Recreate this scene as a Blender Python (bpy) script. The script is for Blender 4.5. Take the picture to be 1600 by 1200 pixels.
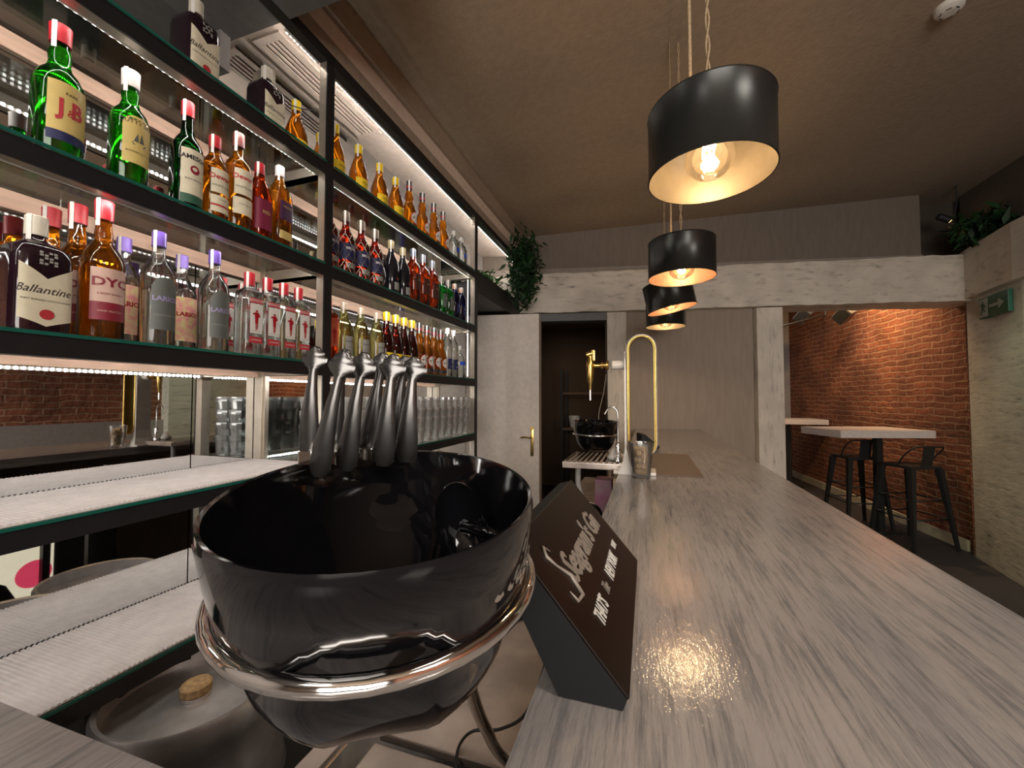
import bpy, bmesh, math, random
from mathutils import Vector, Matrix
random.seed(7)
for o in list(bpy.data.objects): bpy.data.objects.remove(o)
S = bpy.context.scene
COL = S.collection
R = math.radians
PI = math.pi

# ---------------------------------------------------------------- camera, world, exposure
F = 640.0
cam_d = bpy.data.cameras.new('camera'); cam = bpy.data.objects.new('camera', cam_d); COL.objects.link(cam)
cam_d.sensor_width = 36; cam_d.sensor_fit = 'HORIZONTAL'; cam_d.lens = 36 * F / 1600; cam_d.clip_start = .01; cam_d.clip_end = 60
YAW, PITCH = R(18.237), R(1.969)
cam.location = (0, 0, 1.40); cam.rotation_euler = (PI/2 + PITCH, 0, YAW)
S.camera = cam
w = bpy.data.worlds.new('night'); S.world = w; w.use_nodes = True
w.node_tree.nodes['Background'].inputs[0].default_value = (.55, .45, .36, 1)
w.node_tree.nodes['Background'].inputs[1].default_value = .05
S.view_settings.view_transform = 'Standard'; S.view_settings.look = 'None'; S.view_settings.gamma = 1
S.view_settings.use_curve_mapping = False
S.view_settings.exposure = 0.93
S.cycles.max_bounces = 12; S.cycles.diffuse_bounces = 4; S.cycles.glossy_bounces = 6
S.cycles.transmission_bounces = 10; S.cycles.transparent_max_bounces = 32
S.cycles.caustics_reflective = False; S.cycles.caustics_refractive = False
S.cycles.sample_clamp_indirect = 3.0; S.cycles.blur_glossy = .5

LED_COL = (1.0, .93, .87)
LED_POWER = 62.0
PEND_W = 3.0
def area(name, loc, rot, sx, sy, watt, col):
    l = bpy.data.lights.new(name, 'AREA'); l.shape = 'RECTANGLE'; l.size = sx; l.size_y = sy; l.energy = watt; l.color = col
    o = bpy.data.objects.new(name, l); COL.objects.link(o); o.location = loc; o.rotation_euler = rot
    return o
# added fill lights behind the camera, and the wall washer of the brick room
area('fill_light_behind', (1.0, -2.9, 1.9), (PI/2, 0, 0), 2.6, 1.6, 70, (1, .93, .86))
area('overhead_fill', (-.5, -1.2, 2.7), (0, 0, 0), .5, .5, 6, (1, .93, .88))
area('overhead_fill', (1.9, -.45, 2.9), (0, 0, 0), .8, .8, 26, (1, .93, .86))
def spot(name, loc, target, watt, col, ang=80, blend=.6, size=.03):
    l = bpy.data.lights.new(name, 'SPOT'); l.energy = watt; l.color = col; l.spot_size = R(ang); l.spot_blend = blend; l.shadow_soft_size = size
    o = bpy.data.objects.new(name, l); COL.objects.link(o); o.location = loc
    o.rotation_euler = (Vector(target) - Vector(loc)).to_track_quat('-Z', 'Y').to_euler()
    return o

# ---------------------------------------------------------------- materials
MATS = {}
def mat(name, col=(.5, .5, .5), rough=.5, metal=0, emit=None, es=0, var=.06, scale=30, bump=0, bscale=None, trans=0, coat=0, spec=.5, stretch=None, col2=None, ior=1.45):
    if name in MATS: return MATS[name]
    m = bpy.data.materials.new(name); m.use_nodes = True; nt = m.node_tree; b = nt.nodes['Principled BSDF']
    tc = nt.nodes.new('ShaderNodeTexCoord'); mp = nt.nodes.new('ShaderNodeMapping')
    nt.links.new(tc.outputs['Object'], mp.inputs[0])
    if stretch: mp.inputs['Scale'].default_value = stretch
    n = nt.nodes.new('ShaderNodeTexNoise'); n.inputs['Scale'].default_value = scale; n.inputs['Detail'].default_value = 4
    nt.links.new(mp.outputs[0], n.inputs['Vector'])
    r = nt.nodes.new('ShaderNodeValToRGB'); nt.links.new(n.outputs['Fac'], r.inputs[0])
    c2 = col2 or tuple(min(1, c * (1 + var)) for c in col)
    c1 = col if col2 else tuple(c * (1 - var) for c in col)
    r.color_ramp.elements[0].position = .35; r.color_ramp.elements[1].position = .65
    r.color_ramp.elements[0].color = (*c1, 1); r.color_ramp.elements[1].color = (*c2, 1)
    nt.links.new(r.outputs[0], b.inputs['Base Color'])
    b.inputs['Roughness'].default_value = rough; b.inputs['Metallic'].default_value = metal
    b.inputs['Transmission Weight'].default_value = trans; b.inputs['Coat Weight'].default_value = coat
    b.inputs['Specular IOR Level'].default_value = spec; b.inputs['IOR'].default_value = ior
    if emit: b.inputs['Emission Color'].default_value = (*emit, 1); b.inputs['Emission Strength'].default_value = es
    if bump:
        bn = nt.nodes.new('ShaderNodeTexNoise'); bn.inputs['Scale'].default_value = bscale or scale; bn.inputs['Detail'].default_value = 5
        nt.links.new(mp.outputs[0], bn.inputs['Vector'])
        bp = nt.nodes.new('ShaderNodeBump'); bp.inputs['Strength'].default_value = bump; bp.inputs['Distance'].default_value = .01
        nt.links.new(bn.outputs['Fac'], bp.inputs['Height']); nt.links.new(bp.outputs[0], b.inputs['Normal'])
    MATS[name] = m
    return m

def glassmat(name, col, refr=.6, diff=0.0, ior=1.4):
    """tinted glass / liquid: part refracting, part clear so light still passes"""
    if name in MATS: return MATS[name]
    m = bpy.data.materials.new(name); m.use_nodes = True; nt = m.node_tree; nt.nodes.clear()
    out = nt.nodes.new('ShaderNodeOutputMaterial')
    g = nt.nodes.new('ShaderNodeBsdfRefraction'); g.inputs['Color'].default_value = (*col, 1); g.inputs['IOR'].default_value = ior; g.inputs['Roughness'].default_value = .03
    t = nt.nodes.new('ShaderNodeBsdfTransparent')
    n = nt.nodes.new('ShaderNodeTexNoise'); n.inputs['Scale'].default_value = 14
    hs = nt.nodes.new('ShaderNodeMixRGB'); hs.inputs[1].default_value = (*[c * .92 for c in col], 1); hs.inputs[2].default_value = (*[min(1, c * 1.05) for c in col], 1)
    nt.links.new(n.outputs['Fac'], hs.inputs[0]); nt.links.new(hs.outputs[0], t.inputs['Color'])
    mx = nt.nodes.new('ShaderNodeMixShader'); mx.inputs[0].default_value = refr
    nt.links.new(t.outputs[0], mx.inputs[1]); nt.links.new(g.outputs[0], mx.inputs[2])
    last = mx
    d = nt.nodes.new('ShaderNodeBsdfTranslucent'); d.inputs['Color'].default_value = (*col, 1)
    if diff:
        d2 = nt.nodes.new('ShaderNodeMixShader'); d2.inputs[0].default_value = diff
        nt.links.new(last.outputs[0], d2.inputs[1]); nt.links.new(d.outputs[0], d2.inputs[2]); last = d2
    gl = nt.nodes.new('ShaderNodeBsdfGlossy'); gl.inputs['Roughness'].default_value = .04
    fr = nt.nodes.new('ShaderNodeFresnel'); fr.inputs['IOR'].default_value = 1.5
    m2 = nt.nodes.new('ShaderNodeMixShader'); nt.links.new(fr.outputs[0], m2.inputs[0])
    nt.links.new(last.outputs[0], m2.inputs[1]); nt.links.new(gl.outputs[0], m2.inputs[2])
    nt.links.new(m2.outputs[0], out.inputs[0])
    MATS[name] = m
    return m

def thinglass(name, col, gloss=.12, diff=0.0):
    """thin sheet glass: mostly clear, fresnel gloss, optional cloudy part"""
    if name in MATS: return MATS[name]
    m = bpy.data.materials.new(name); m.use_nodes = True; nt = m.node_tree; nt.nodes.clear()
    out = nt.nodes.new('ShaderNodeOutputMaterial')
    t = nt.nodes.new('ShaderNodeBsdfTransparent')
    n = nt.nodes.new('ShaderNodeTexNoise'); n.inputs['Scale'].default_value = 25
    hs = nt.nodes.new('ShaderNodeMixRGB'); hs.inputs[1].default_value = (*[c * .95 for c in col], 1); hs.inputs[2].default_value = (*col, 1)
    nt.links.new(n.outputs['Fac'], hs.inputs[0]); nt.links.new(hs.outputs[0], t.inputs['Color'])
    d = nt.nodes.new('ShaderNodeBsdfDiffuse'); d.inputs['Color'].default_value = (.9, .9, .88, 1)
    m1 = nt.nodes.new('ShaderNodeMixShader'); m1.inputs[0].default_value = diff
    nt.links.new(t.outputs[0], m1.inputs[1]); nt.links.new(d.outputs[0], m1.inputs[2])
    gl = nt.nodes.new('ShaderNodeBsdfGlossy'); gl.inputs['Roughness'].default_value = .05
    lw = nt.nodes.new('ShaderNodeLayerWeight'); lw.inputs[0].default_value = .3
    ma = nt.nodes.new('ShaderNodeMath'); ma.operation = 'MULTIPLY_ADD'; ma.inputs[1].default_value = .7; ma.inputs[2].default_value = gloss * .4
    nt.links.new(lw.outputs['Fresnel'], ma.inputs[0])
    m2 = nt.nodes.new('ShaderNodeMixShader'); nt.links.new(ma.outputs[0], m2.inputs[0])
    nt.links.new(m1.outputs[0], m2.inputs[1]); nt.links.new(gl.outputs[0], m2.inputs[2])
    nt.links.new(m2.outputs[0], out.inputs[0])
    MATS[name] = m
    return m

def ramp(nt, src, stops):
    r = nt.nodes.new('ShaderNodeValToRGB'); nt.links.new(src, r.inputs[0])
    e = r.color_ramp.elements
    e[0].position, e[0].color = stops[0][0], (*stops[0][1], 1)
    e[1].position, e[1].color = stops[-1][0], (*stops[-1][1], 1)
    for p, c in stops[1:-1]:
        k = e.new(p); k.color = (*c, 1)
    return r.outputs[0]

def bar_wood():
    m = bpy.data.materials.new('greywashed_wood'); m.use_nodes = True; nt = m.node_tree; b = nt.nodes['Principled BSDF']
    tc = nt.nodes.new('ShaderNodeTexCoord')
    def noise(sc, scale, detail=8, rough=.6, dist=0):
        mp = nt.nodes.new('ShaderNodeMapping'); mp.inputs['Scale'].default_value = sc; nt.links.new(tc.outputs['Object'], mp.inputs[0])
        n = nt.nodes.new('ShaderNodeTexNoise'); n.inputs['Scale'].default_value = scale; n.inputs['Detail'].default_value = detail
        n.inputs['Roughness'].default_value = rough; n.inputs['Distortion'].default_value = dist
        nt.links.new(mp.outputs[0], n.inputs['Vector']); return n.outputs['Fac']
    fine = noise((1, .035, 1), 230, 8, .8)
    mid = noise((1, .065, 1), 62, 9, .75, .2)
    patch = noise((1, .25, 1), 7, 6, .6)
    base = ramp(nt, patch, [(.32, (.27, .26, .255)), (.5, (.35, .32, .30)), (.68, (.41, .37, .34))])
    f2 = ramp(nt, fine, [(.36, (.55, .56, .58)), (.50, (1, 1, 1)), (.7, (1.0, 1.0, 1.0))])
    mx = nt.nodes.new('ShaderNodeMixRGB'); mx.blend_type = 'MULTIPLY'; mx.inputs[0].default_value = .9
    nt.links.new(base, mx.inputs[1]); nt.links.new(f2, mx.inputs[2])
    d = ramp(nt, mid, [(.36, (.42, .46, .50)), (.50, (1, 1, 1)), (.9, (1.08, 1.06, 1.04))])
    m2 = nt.nodes.new('ShaderNodeMixRGB'); m2.blend_type = 'MULTIPLY'; m2.inputs[0].default_value = .75
    nt.links.new(mx.outputs[0], m2.inputs[1]); nt.links.new(d, m2.inputs[2])
    nt.links.new(m2.outputs[0], b.inputs['Base Color'])
    b.inputs['Roughness'].default_value = .10; b.inputs['Specular IOR Level'].default_value = .65
    bp = nt.nodes.new('ShaderNodeBump'); bp.inputs['Strength'].default_value = .19; bp.inputs['Distance'].default_value = .003
    hh = noise((1, .30, 1), 170, 4, .6)
    nt.links.new(hh, bp.inputs['Height']); nt.links.new(bp.outputs[0], b.inputs['Normal'])
    MATS['greywashed_wood'] = m; return m

def white_wood(name, along, base=(.76, .69, .59)):
    """whitewashed old timber, grain along the given axis, dark nicks"""
    m = bpy.data.materials.new(name); m.use_nodes = True; nt = m.node_tree; b = nt.nodes['Principled BSDF']
    tc = nt.nodes.new('ShaderNodeTexCoord')
    sc = [1, 1, 1]; sc[along] = .18
    mp = nt.nodes.new('ShaderNodeMapping'); mp.inputs['Scale'].default_value = sc; nt.links.new(tc.outputs['Object'], mp.inputs[0])
    n = nt.nodes.new('ShaderNodeTexNoise'); n.inputs['Scale'].default_value = 26; n.inputs['Detail'].default_value = 6; n.inputs['Roughness'].default_value = .65
    nt.links.new(mp.outputs[0], n.inputs['Vector'])
    c = ramp(nt, n.outputs['Fac'], [(.27, (.05, .04, .03)), (.34, tuple(x * .7 for x in base)), (.45, base), (.8, tuple(min(1, x * 1.12) for x in base))])
    v = nt.nodes.new('ShaderNodeTexNoise'); v.inputs['Scale'].default_value = 4; nt.links.new(tc.outputs['Object'], v.inputs['Vector'])
    c2 = ramp(nt, v.outputs['Fac'], [(.3, (.8, .8, .8)), (.7, (1, 1, 1))])
    mx = nt.nodes.new('ShaderNodeMixRGB'); mx.blend_type = 'MULTIPLY'; mx.inputs[0].default_value = 1
    nt.links.new(c, mx.inputs[1]); nt.links.new(c2, mx.inputs[2])
    nt.links.new(mx.outputs[0], b.inputs['Base Color']); b.inputs['Roughness'].default_value = .7
    bp = nt.nodes.new('ShaderNodeBump'); bp.inputs['Strength'].default_value = .6; bp.inputs['Distance'].default_value = .01
    nt.links.new(n.outputs['Fac'], bp.inputs['Height']); nt.links.new(bp.outputs[0], b.inputs['Normal'])
    MATS[name] = m; return m

def brick_mat():
    m = bpy.data.materials.new('old_red_brick'); m.use_nodes = True; nt = m.node_tree; b = nt.nodes['Principled BSDF']
    tc = nt.nodes.new('ShaderNodeTexCoord')
    sep = nt.nodes.new('ShaderNodeSeparateXYZ'); nt.links.new(tc.outputs['Object'], sep.inputs[0])
    cmb = nt.nodes.new('ShaderNodeCombineXYZ'); nt.links.new(sep.outputs['Y'], cmb.inputs['X']); nt.links.new(sep.outputs['Z'], cmb.inputs['Y'])
    wn = nt.nodes.new('ShaderNodeTexNoise'); wn.inputs['Scale'].default_value = 5; nt.links.new(cmb.outputs[0], wn.inputs['Vector'])
    ad = nt.nodes.new('ShaderNodeMixRGB'); ad.blend_type = 'LINEAR_LIGHT'; ad.inputs[0].default_value = .03
    nt.links.new(cmb.outputs[0], ad.inputs[1]); nt.links.new(wn.outputs['Color'], ad.inputs[2])
    br = nt.nodes.new('ShaderNodeTexBrick'); br.inputs['Scale'].default_value = 1
    br.inputs['Brick Width'].default_value = .26; br.inputs['Row Height'].default_value = .068; br.inputs['Mortar Size'].default_value = .010
    br.inputs['Mortar Smooth'].default_value = .4
    br.inputs['Color1'].default_value = (.30, .105, .055, 1); br.inputs['Color2'].default_value = (.21, .075, .042, 1); br.inputs['Mortar'].default_value = (.42, .24, .15, 1)
    nt.links.new(ad.outputs[0], br.inputs['Vector'])
    n2 = nt.nodes.new('ShaderNodeTexNoise'); n2.inputs['Scale'].default_value = 2.2; n2.inputs['Detail'].default_value = 6; nt.links.new(cmb.outputs[0], n2.inputs['Vector'])
    c = ramp(nt, n2.outputs['Fac'], [(.35, (.6, .6, .6)), (.65, (1.15, 1.1, 1.05))])
    mx = nt.nodes.new('ShaderNodeMixRGB'); mx.blend_type = 'MULTIPLY'; mx.inputs[0].default_value = .9
    nt.links.new(br.outputs['Color'], mx.inputs[1]); nt.links.new(c, mx.inputs[2]); nt.links.new(mx.outputs[0], b.inputs['Base Color'])
    b.inputs['Roughness'].default_value = .9
    n3 = nt.nodes.new('ShaderNodeTexNoise'); n3.inputs['Scale'].default_value = 14; n3.inputs['Detail'].default_value = 6; nt.links.new(cmb.outputs[0], n3.inputs['Vector'])
    m1 = nt.nodes.new('ShaderNodeMath'); m1.operation = 'MULTIPLY_ADD'; m1.inputs[1].default_value = -1.2
    nt.links.new(br.outputs['Fac'], m1.inputs[0]); nt.links.new(n3.outputs['Fac'], m1.inputs[2])
    bp = nt.nodes.new('ShaderNodeBump'); bp.inputs['Strength'].default_value = 1; bp.inputs['Distance'].default_value = .022
    nt.links.new(m1.outputs[0], bp.inputs['Height']); nt.links.new(bp.outputs[0], b.inputs['Normal'])
    MATS['old_red_brick'] = m; return m

WOOD = bar_wood(); BEAMW = white_wood('whitewashed_beam', 0); POSTW = white_wood('whitewashed_post', 2); BRICK = brick_mat()
STONEW = white_wood('whitewashed_plaster', 1, (.66, .63, .54))
CEIL = mat('brown_ceiling_paint', (.36, .285, .215), .85, bump=.15, bscale=60)
TAUPE = mat('taupe_wall_paint', (.34, .275, .22), .8, bump=.25, bscale=40, stretch=(1, 1, .15))
GREYW = mat('grey_paint', (.33, .30, .28), .8)
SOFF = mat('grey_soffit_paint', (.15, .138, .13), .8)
CREAM = mat('cream_panel', (.78, .65, .55), .75)
FLOOR = mat('dark_floor', (.045, .042, .045), .6, bump=.2)
BLACK = mat('black_steel', (.018, .018, .02), .35, .3)
BLKP = mat('black_paint', (.02, .02, .02), .45)
STEELB = mat('galvanised_steel', (.46, .41, .34), .38, .75, bump=.1, bscale=20)
BATTEN = mat('pale_wood_batten', (.62, .42, .31), .6, stretch=(1, .05, 1), scale=60, var=.12)
MAT_RIB = mat('ribbed_mat', (.74, .69, .67), .6)
CHROME = mat('chrome', (.75, .73, .70), .08, 1, var=.02)
STEEL = mat('worn_steel', (.66, .58, .52), .36, .8, var=.25, scale=7, bump=.35, bscale=9)
KEGM = mat('keg_steel', (.60, .57, .56), .42, .85, var=.15, scale=14, bump=.1)
GLOSSB = mat('gloss_black_plastic', (.004, .004, .005), .07, spec=.4)
MATTB = mat('matte_black_board', (.007, .0075, .008), .6, spec=.3)
SIGNF = mat('dark_brown_gloss', (.008, .004, .003), .3, spec=.25)
SILVER = mat('silver_print', (.30, .26, .22), .5, .3)
DOORW = mat('white_door_paint', (.70, .63, .56), .5)
BRASS = mat('polished_brass', (.62, .42, .13), .22, 1)
WHITEP = mat('white_enamel', (.72, .68, .62), .3)
LAMPB = mat('gunmetal_enamel', (.035, .036, .034), .28, .6)
COPPER = mat('brushed_copper', (.27, .15, .10), .45, .5)
COPPER2 = mat('brushed_brass_inside', (.17, .145, .11), .45, .5)
GREEND = mat('leaf_green', (.035, .12, .015), .6, var=.4, scale=8)
GREEND2 = mat('leaf_dark_green', (.012, .045, .012), .6, var=.4, scale=8)
CORK = mat('cork', (.55, .36, .18), .8, var=.25, scale=90)
ROPE = mat('jute_rope', (.38, .28, .17), .9, var=.2, scale=200)
LEDM = mat('led_strip', (.9, .9, .9), .5, emit=LED_COL, es=LED_POWER)
MIRROR = mat('mirror_glass', (.80, .82, .83), .015, 1, var=.02)
GLEDGE = mat('green_glass_edge', (.01, .10, .075), .15)
SHGLASS = thinglass('shelf_glass', (.90, .95, .93), .12)
TUMB = thinglass('tumbler_glass', (.96, .98, .97), .5, .32)
PLASTICW = mat('white_plastic', (.65, .63, .58), .5)

# ---------------------------------------------------------------- helpers
def tag(o, label=None, cat=None, group=None, kind=None):
    if label: o['label'] = label
    if cat: o['category'] = cat
    if group: o['group'] = group
    if kind: o['kind'] = kind
    return o
def empty(name, loc=(0, 0, 0), rz=0, label=None, cat=None, group=None):
    o = bpy.data.objects.new(name, None); COL.objects.link(o); o.location = loc; o.rotation_euler = (0, 0, rz); o.empty_display_size = .02
    return tag(o, label, cat, group)
def obj(name, bm, m, parent=None, smooth=False, ang=None):
    me = bpy.data.meshes.new(name); bmesh.ops.recalc_face_normals(bm, faces=bm.faces); bm.to_mesh(me); bm.free()
    for mm in (m if isinstance(m, (list, tuple)) else [m]): me.materials.append(mm)
    if smooth:
        me.polygons.foreach_set('use_smooth', [True] * len(me.polygons))
        if ang: me.set_sharp_from_angle(angle=R(ang))
    o = bpy.data.objects.new(name, me); COL.objects.link(o)
    if parent: o.parent = parent
    return o
def struct(name, bm, m, parent=None, **k):
    o = obj(name, bm, m, parent, **k)
    if not parent: o['kind'] = 'structure'
    return o
def B(): return bmesh.new()
def box(bm, x0, x1, y0, y1, z0, z1, bev=0, M=None, mi=0):
    r = bmesh.ops.create_cube(bm, size=1)
    T = Matrix.Translation(((x0+x1)/2, (y0+y1)/2, (z0+z1)/2)) @ Matrix.Diagonal((abs(x1-x0), abs(y1-y0), abs(z1-z0), 1))
    bmesh.ops.transform(bm, matrix=T, verts=r['verts'])
    fs = list({f for v in r['verts'] for f in v.link_faces})
    if bev:
        es = list({e for f in fs for e in f.edges})
        q = bmesh.ops.bevel(bm, geom=es, offset=bev, segments=2, profile=.7, affect='EDGES')
        fs = q['faces'] + [f for f in fs if f.is_valid]
    vs = list({v for f in fs if f.is_valid for v in f.verts})
    if M is not None: bmesh.ops.transform(bm, matrix=M, verts=vs)
    for f in fs:
        if f.is_valid: f.material_index = mi
    return bm
def bx(*a, **k): return box(B(), *a, **k)
def loft(bm, rings, cap0=True, cap1=True, mi=0):
    V = [[bm.verts.new(p) for p in r] for r in rings]; n = len(V[0])
    for a, b in zip(V, V[1:]):
        for i in range(n):
            f = bm.faces.new((a[i], a[(i+1) % n], b[(i+1) % n], b[i])); f.material_index = mi
    if cap0: bm.faces.new(V[0][::-1]).material_index = mi
    if cap1: bm.faces.new(V[-1]).material_index = mi
    return bm
def sec(a, b, n, e=2.0):
    out = []
    for i in range(n):
        t = 2*PI*i/n; c, s = math.cos(t), math.sin(t)
        k = (abs(c)**e + abs(s)**e) ** (-1/e)
        out.append((a*k*c, b*k*s))
    return out
def lathe(bm, prof, n=32, cx=0, cy=0, e=2.0, asp=1.0, cap0=True, cap1=True, M=None, mi=0):
    rings = []
    for p in prof:
        z, r = p[0], p[1]; ee = p[2] if len(p) > 2 else e; aa = p[3] if len(p) > 3 else asp
        q = [Vector((cx+x, cy+y, z)) for x, y in sec(r*aa, r, n, ee)]
        if M is not None: q = [M @ v for v in q]
        rings.append(q)
    return loft(bm, rings, cap0, cap1, mi)
def tube(bm, pts, r, n=8, closed=False, mi=0):
    pts = [Vector(p) for p in pts]; N = len(pts); rings = []
    up = Vector((0, 0, 1)); prev = None
    for i, p in enumerate(pts):
        a = pts[(i-1) % N] if (closed or i) else p; b = pts[(i+1) % N] if (closed or i < N-1) else p
        t = (b-a).normalized()
        if prev is None:
            s = t.cross(up)
            if s.length < 1e-3: s = t.cross(Vector((1, 0, 0)))
        else: s = prev - t*prev.dot(t)
        s.normalize(); prev = s; u = s.cross(t)
        rr = r[i] if isinstance(r, (list, tuple)) else r
        rings.append([p + rr*(math.cos(2*PI*k/n)*s + math.sin(2*PI*k/n)*u) for k in range(n)])
    if closed:
        V = [[bm.verts.new(q) for q in g] for g in rings]
        for j in range(N):
            a, b = V[j], V[(j+1) % N]
            for i in range(n): bm.faces.new((a[i], a[(i+1) % n], b[(i+1) % n], b[i])).material_index = mi
        return bm
    return loft(bm, rings, mi=mi)
def smooth(pts, k=6, closed=False):
    P = [Vector(p) for p in pts]; N = len(P); out = []
    rng = range(N) if closed else range(N-1)
    for i in rng:
        p0 = P[(i-1) % N] if (closed or i) else P[0]; p1 = P[i]; p2 = P[(i+1) % N]; p3 = P[(i+2) % N] if (closed or i+2 < N) else P[-1]
        for j in range(k):
            t = j/k
            out.append(.5*((2*p1)+(-p0+p2)*t+(2*p0-5*p1+4*p2-p3)*t*t+(-p0+3*p1-3*p2+p3)*t**3))
    if not closed: out.append(P[-1])
    return out
def poly(bm, outline, M, thick):
    """extrude a 2D outline by thick along local z, placed by M"""
    a = [bm.verts.new(M @ Vector((x, y, 0))) for x, y in outline]; b = [bm.verts.new(M @ Vector((x, y, thick))) for x, y in outline]
    n = len(a); bm.faces.new(a[::-1]); bm.faces.new(b)
    for i in range(n): bm.faces.new((a[i], a[(i+1) % n], b[(i+1) % n], b[i]))
    return bm
def frame(o, u, v):
    u = Vector(u).normalized(); v = Vector(v).normalized(); n = u.cross(v).normalized()
    return Matrix(((u.x, v.x, n.x, o[0]), (u.y, v.y, n.y, o[1]), (u.z, v.z, n.z, o[2]), (0, 0, 0, 1)))
def text_bm(txt, size, shear=0, bold=0, thick=.0004, sx=1.0, align='CENTER', res=2):
    c = bpy.data.curves.new('txt', 'FONT'); c.body = txt; c.size = size; c.align_x = align; c.align_y = 'CENTER'; c.shear = shear
    c.offset = bold; c.extrude = thick; c.resolution_u = res
    o = bpy.data.objects.new('txt', c); COL.objects.link(o)
    bpy.context.view_layer.update()
    me = bpy.data.meshes.new_from_object(o.evaluated_get(bpy.context.evaluated_depsgraph_get()))
    bm = B(); bm.from_mesh(me)
    for v in bm.verts: v.co.x *= sx
    bpy.data.objects.remove(o); bpy.data.curves.remove(c); bpy.data.meshes.remove(me)
    return bm
def place(bm, M): bmesh.ops.transform(bm, matrix=M, verts=bm.verts); return bm
def merge(a, b):
    me = bpy.data.meshes.new('tmp'); b.to_mesh(me); b.free(); a.from_mesh(me); bpy.data.meshes.remove(me); return a
KIDS = {}
def children(o): return [c for c in bpy.data.objects if c.parent == o]
def copy_tree(o, parent=None):
    c = o.copy(); COL.objects.link(c)
    if parent: c.parent = parent
    for ch in children(o): copy_tree(ch, c)
    return c

def at(px, py, dep):
    cp, sp, s, c = math.cos(PITCH), math.sin(PITCH), math.sin(YAW), math.cos(YAW)
    f = Vector((-s*cp, c*cp, sp)); r_ = Vector((c, s, 0)); u = r_.cross(f)
    return Vector((0, 0, 1.4)) + dep*((px-800)/F*r_ - (py-600)/F*u + f)
# ---------------------------------------------------------------- room shell
WD = Vector((.9806, .1961, 0)); WN = Vector((-.1961, .9806, 0))          # far wall runs slightly askew
WM = frame((-1, 4.0, 0), WD, (0, 0, 1))                                   # local x along the wall, y up, z towards the room
WM = Matrix(((WD.x, WN.x, 0, -1), (WD.y, WN.y, 0, 4.0), (0, 0, 1, 0), (0, 0, 0, 1)))   # x along, y away from the room, z up
def wx(X): return (X + 1) / .9806
def zc(X): return 3.04 + .062 * (X + 1.2)
struct('floor', bx(-2.6, 4.2, -3.2, 9.2, -.08, 0), FLOOR)
bm = B(); vs = [(-1.2, -3.2), (4.2, -3.2), (4.2, 9.2), (-1.2, 9.2)]
a = [bm.verts.new((x, y, zc(x))) for x, y in vs]; b = [bm.verts.new((x, y, zc(x)+.1)) for x, y in vs]
bm.faces.new(a); bm.faces.new(b)
for i in range(4): bm.faces.new((a[i], a[(i+1) % 4], b[(i+1) % 4], b[i]))
struct('ceiling', bm, CEIL)
struct('wall_back', bx(-2.2, 3.2, -3.2, -3.1, 0, 3.3), TAUPE)
struct('wall_left', bx(-1.72, -1.60, -3.1, 4.3, 0, 3.05), GREYW)
# soffits over the shelving
struct('trim_1', bx(-1.60, -1.2, 1.10, 4.3, 2.855, 3.03), CREAM)
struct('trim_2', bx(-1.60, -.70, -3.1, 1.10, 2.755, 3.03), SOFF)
bm = bx(-1.24, -1.2, 1.10, 4.2, 2.795, 3.045); box(bm, -1.2, -1.17, 1.10, 4.2, 2.935, 3.045)
struct('trim_3', bm, CEIL)
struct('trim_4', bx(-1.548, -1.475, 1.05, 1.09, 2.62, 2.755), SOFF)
# right side wall: brick with grey wainscot, whitewashed timber near the opening
struct('wall_right', bx(2.75, 2.87, -3.1, 3.55, 0, 3.32), BRICK)
struct('trim_5', bx(2.70, 2.75, -3.1, 3.55, 0, 1.13), GREYW)
bm = B(); poly(bm, [(2.62, 3.55), (2.62, 4.0), (2.74, 4.76), (3.4, 4.9), (3.4, 3.55)], Matrix.Identity(4), 2.27)
struct('wall_pillar', bm, STONEW)
bm = B(); poly(bm, [(2.56, 3.50), (2.57, 4.0), (2.68, 4.71), (3.4, 4.85), (3.4, 3.50)], Matrix.Translation((0, 0, 2.272)), .43)
struct('beam_side', bm, white_wood('whitewashed_side_beam', 1))
bm = B(); poly(bm, [(2.80, 3.55), (2.80, 4.9), (4.0, 5.1), (4.0, 3.55)], Matrix.Translation((0, 0, 2.705)), .64)
struct('wall_upper_right', bm, mat('upper_shade_tone', (.10, .078, .06), .85))  # wall colour darkened to stand in for the shade of this corner
# far wall parts, in wall coordinates
def wbox(x0, x1, y0, y1, z0, z1, bev=0): return box(B(), wx(x0), wx(x1), y0, y1, z0, z1, bev, WM)
struct('wall_far', wbox(-.19, .97, .02, .14, 0, 2.27), TAUPE)
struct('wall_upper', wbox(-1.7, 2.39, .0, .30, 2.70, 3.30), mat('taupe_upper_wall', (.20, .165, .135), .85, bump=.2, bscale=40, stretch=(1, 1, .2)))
struct('trim_6', wbox(-1.7, 2.39, -.02, .30, 2.63, 2.70), mat('grey_ledge_paint', (.30, .26, .22), .8))
RECB = mat('recess_shade_tone', (.075, .058, .045), .85)  # shade of the recess put into the wall colour
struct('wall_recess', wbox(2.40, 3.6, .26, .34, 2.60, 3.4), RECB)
bm = B()                                                                  # the big beam, slightly higher to the right, rough edges
nx = 60; rows = []
x0, x1 = wx(-1.7), wx(3.35)
for i in range(nx+1):
    x = x0 + (x1-x0)*i/nx; g = .02*(x-x0)/(x1-x0)
    j = random.uniform(-.006, .006); k = random.uniform(-.005, .005)
    zt = 2.625 + g*3.0 + j; zb = 2.245 + g + k
    rows.append([WM @ Vector(p) for p in ((x, -.07, zb), (x, -.085, zb+.1), (x, -.08+k, zb+.2), (x, -.085, zt-.08), (x, -.07, zt), (x, .25, zt), (x, .25, zb))])
loft(bm, rows); struct('beam', bm, BEAMW)
struct('trim_7', wbox(-1.01, -.37, -.02, .14, 2.17, 2.245), mat('grey_lintel', (.16, .16, .16), .6))
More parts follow.
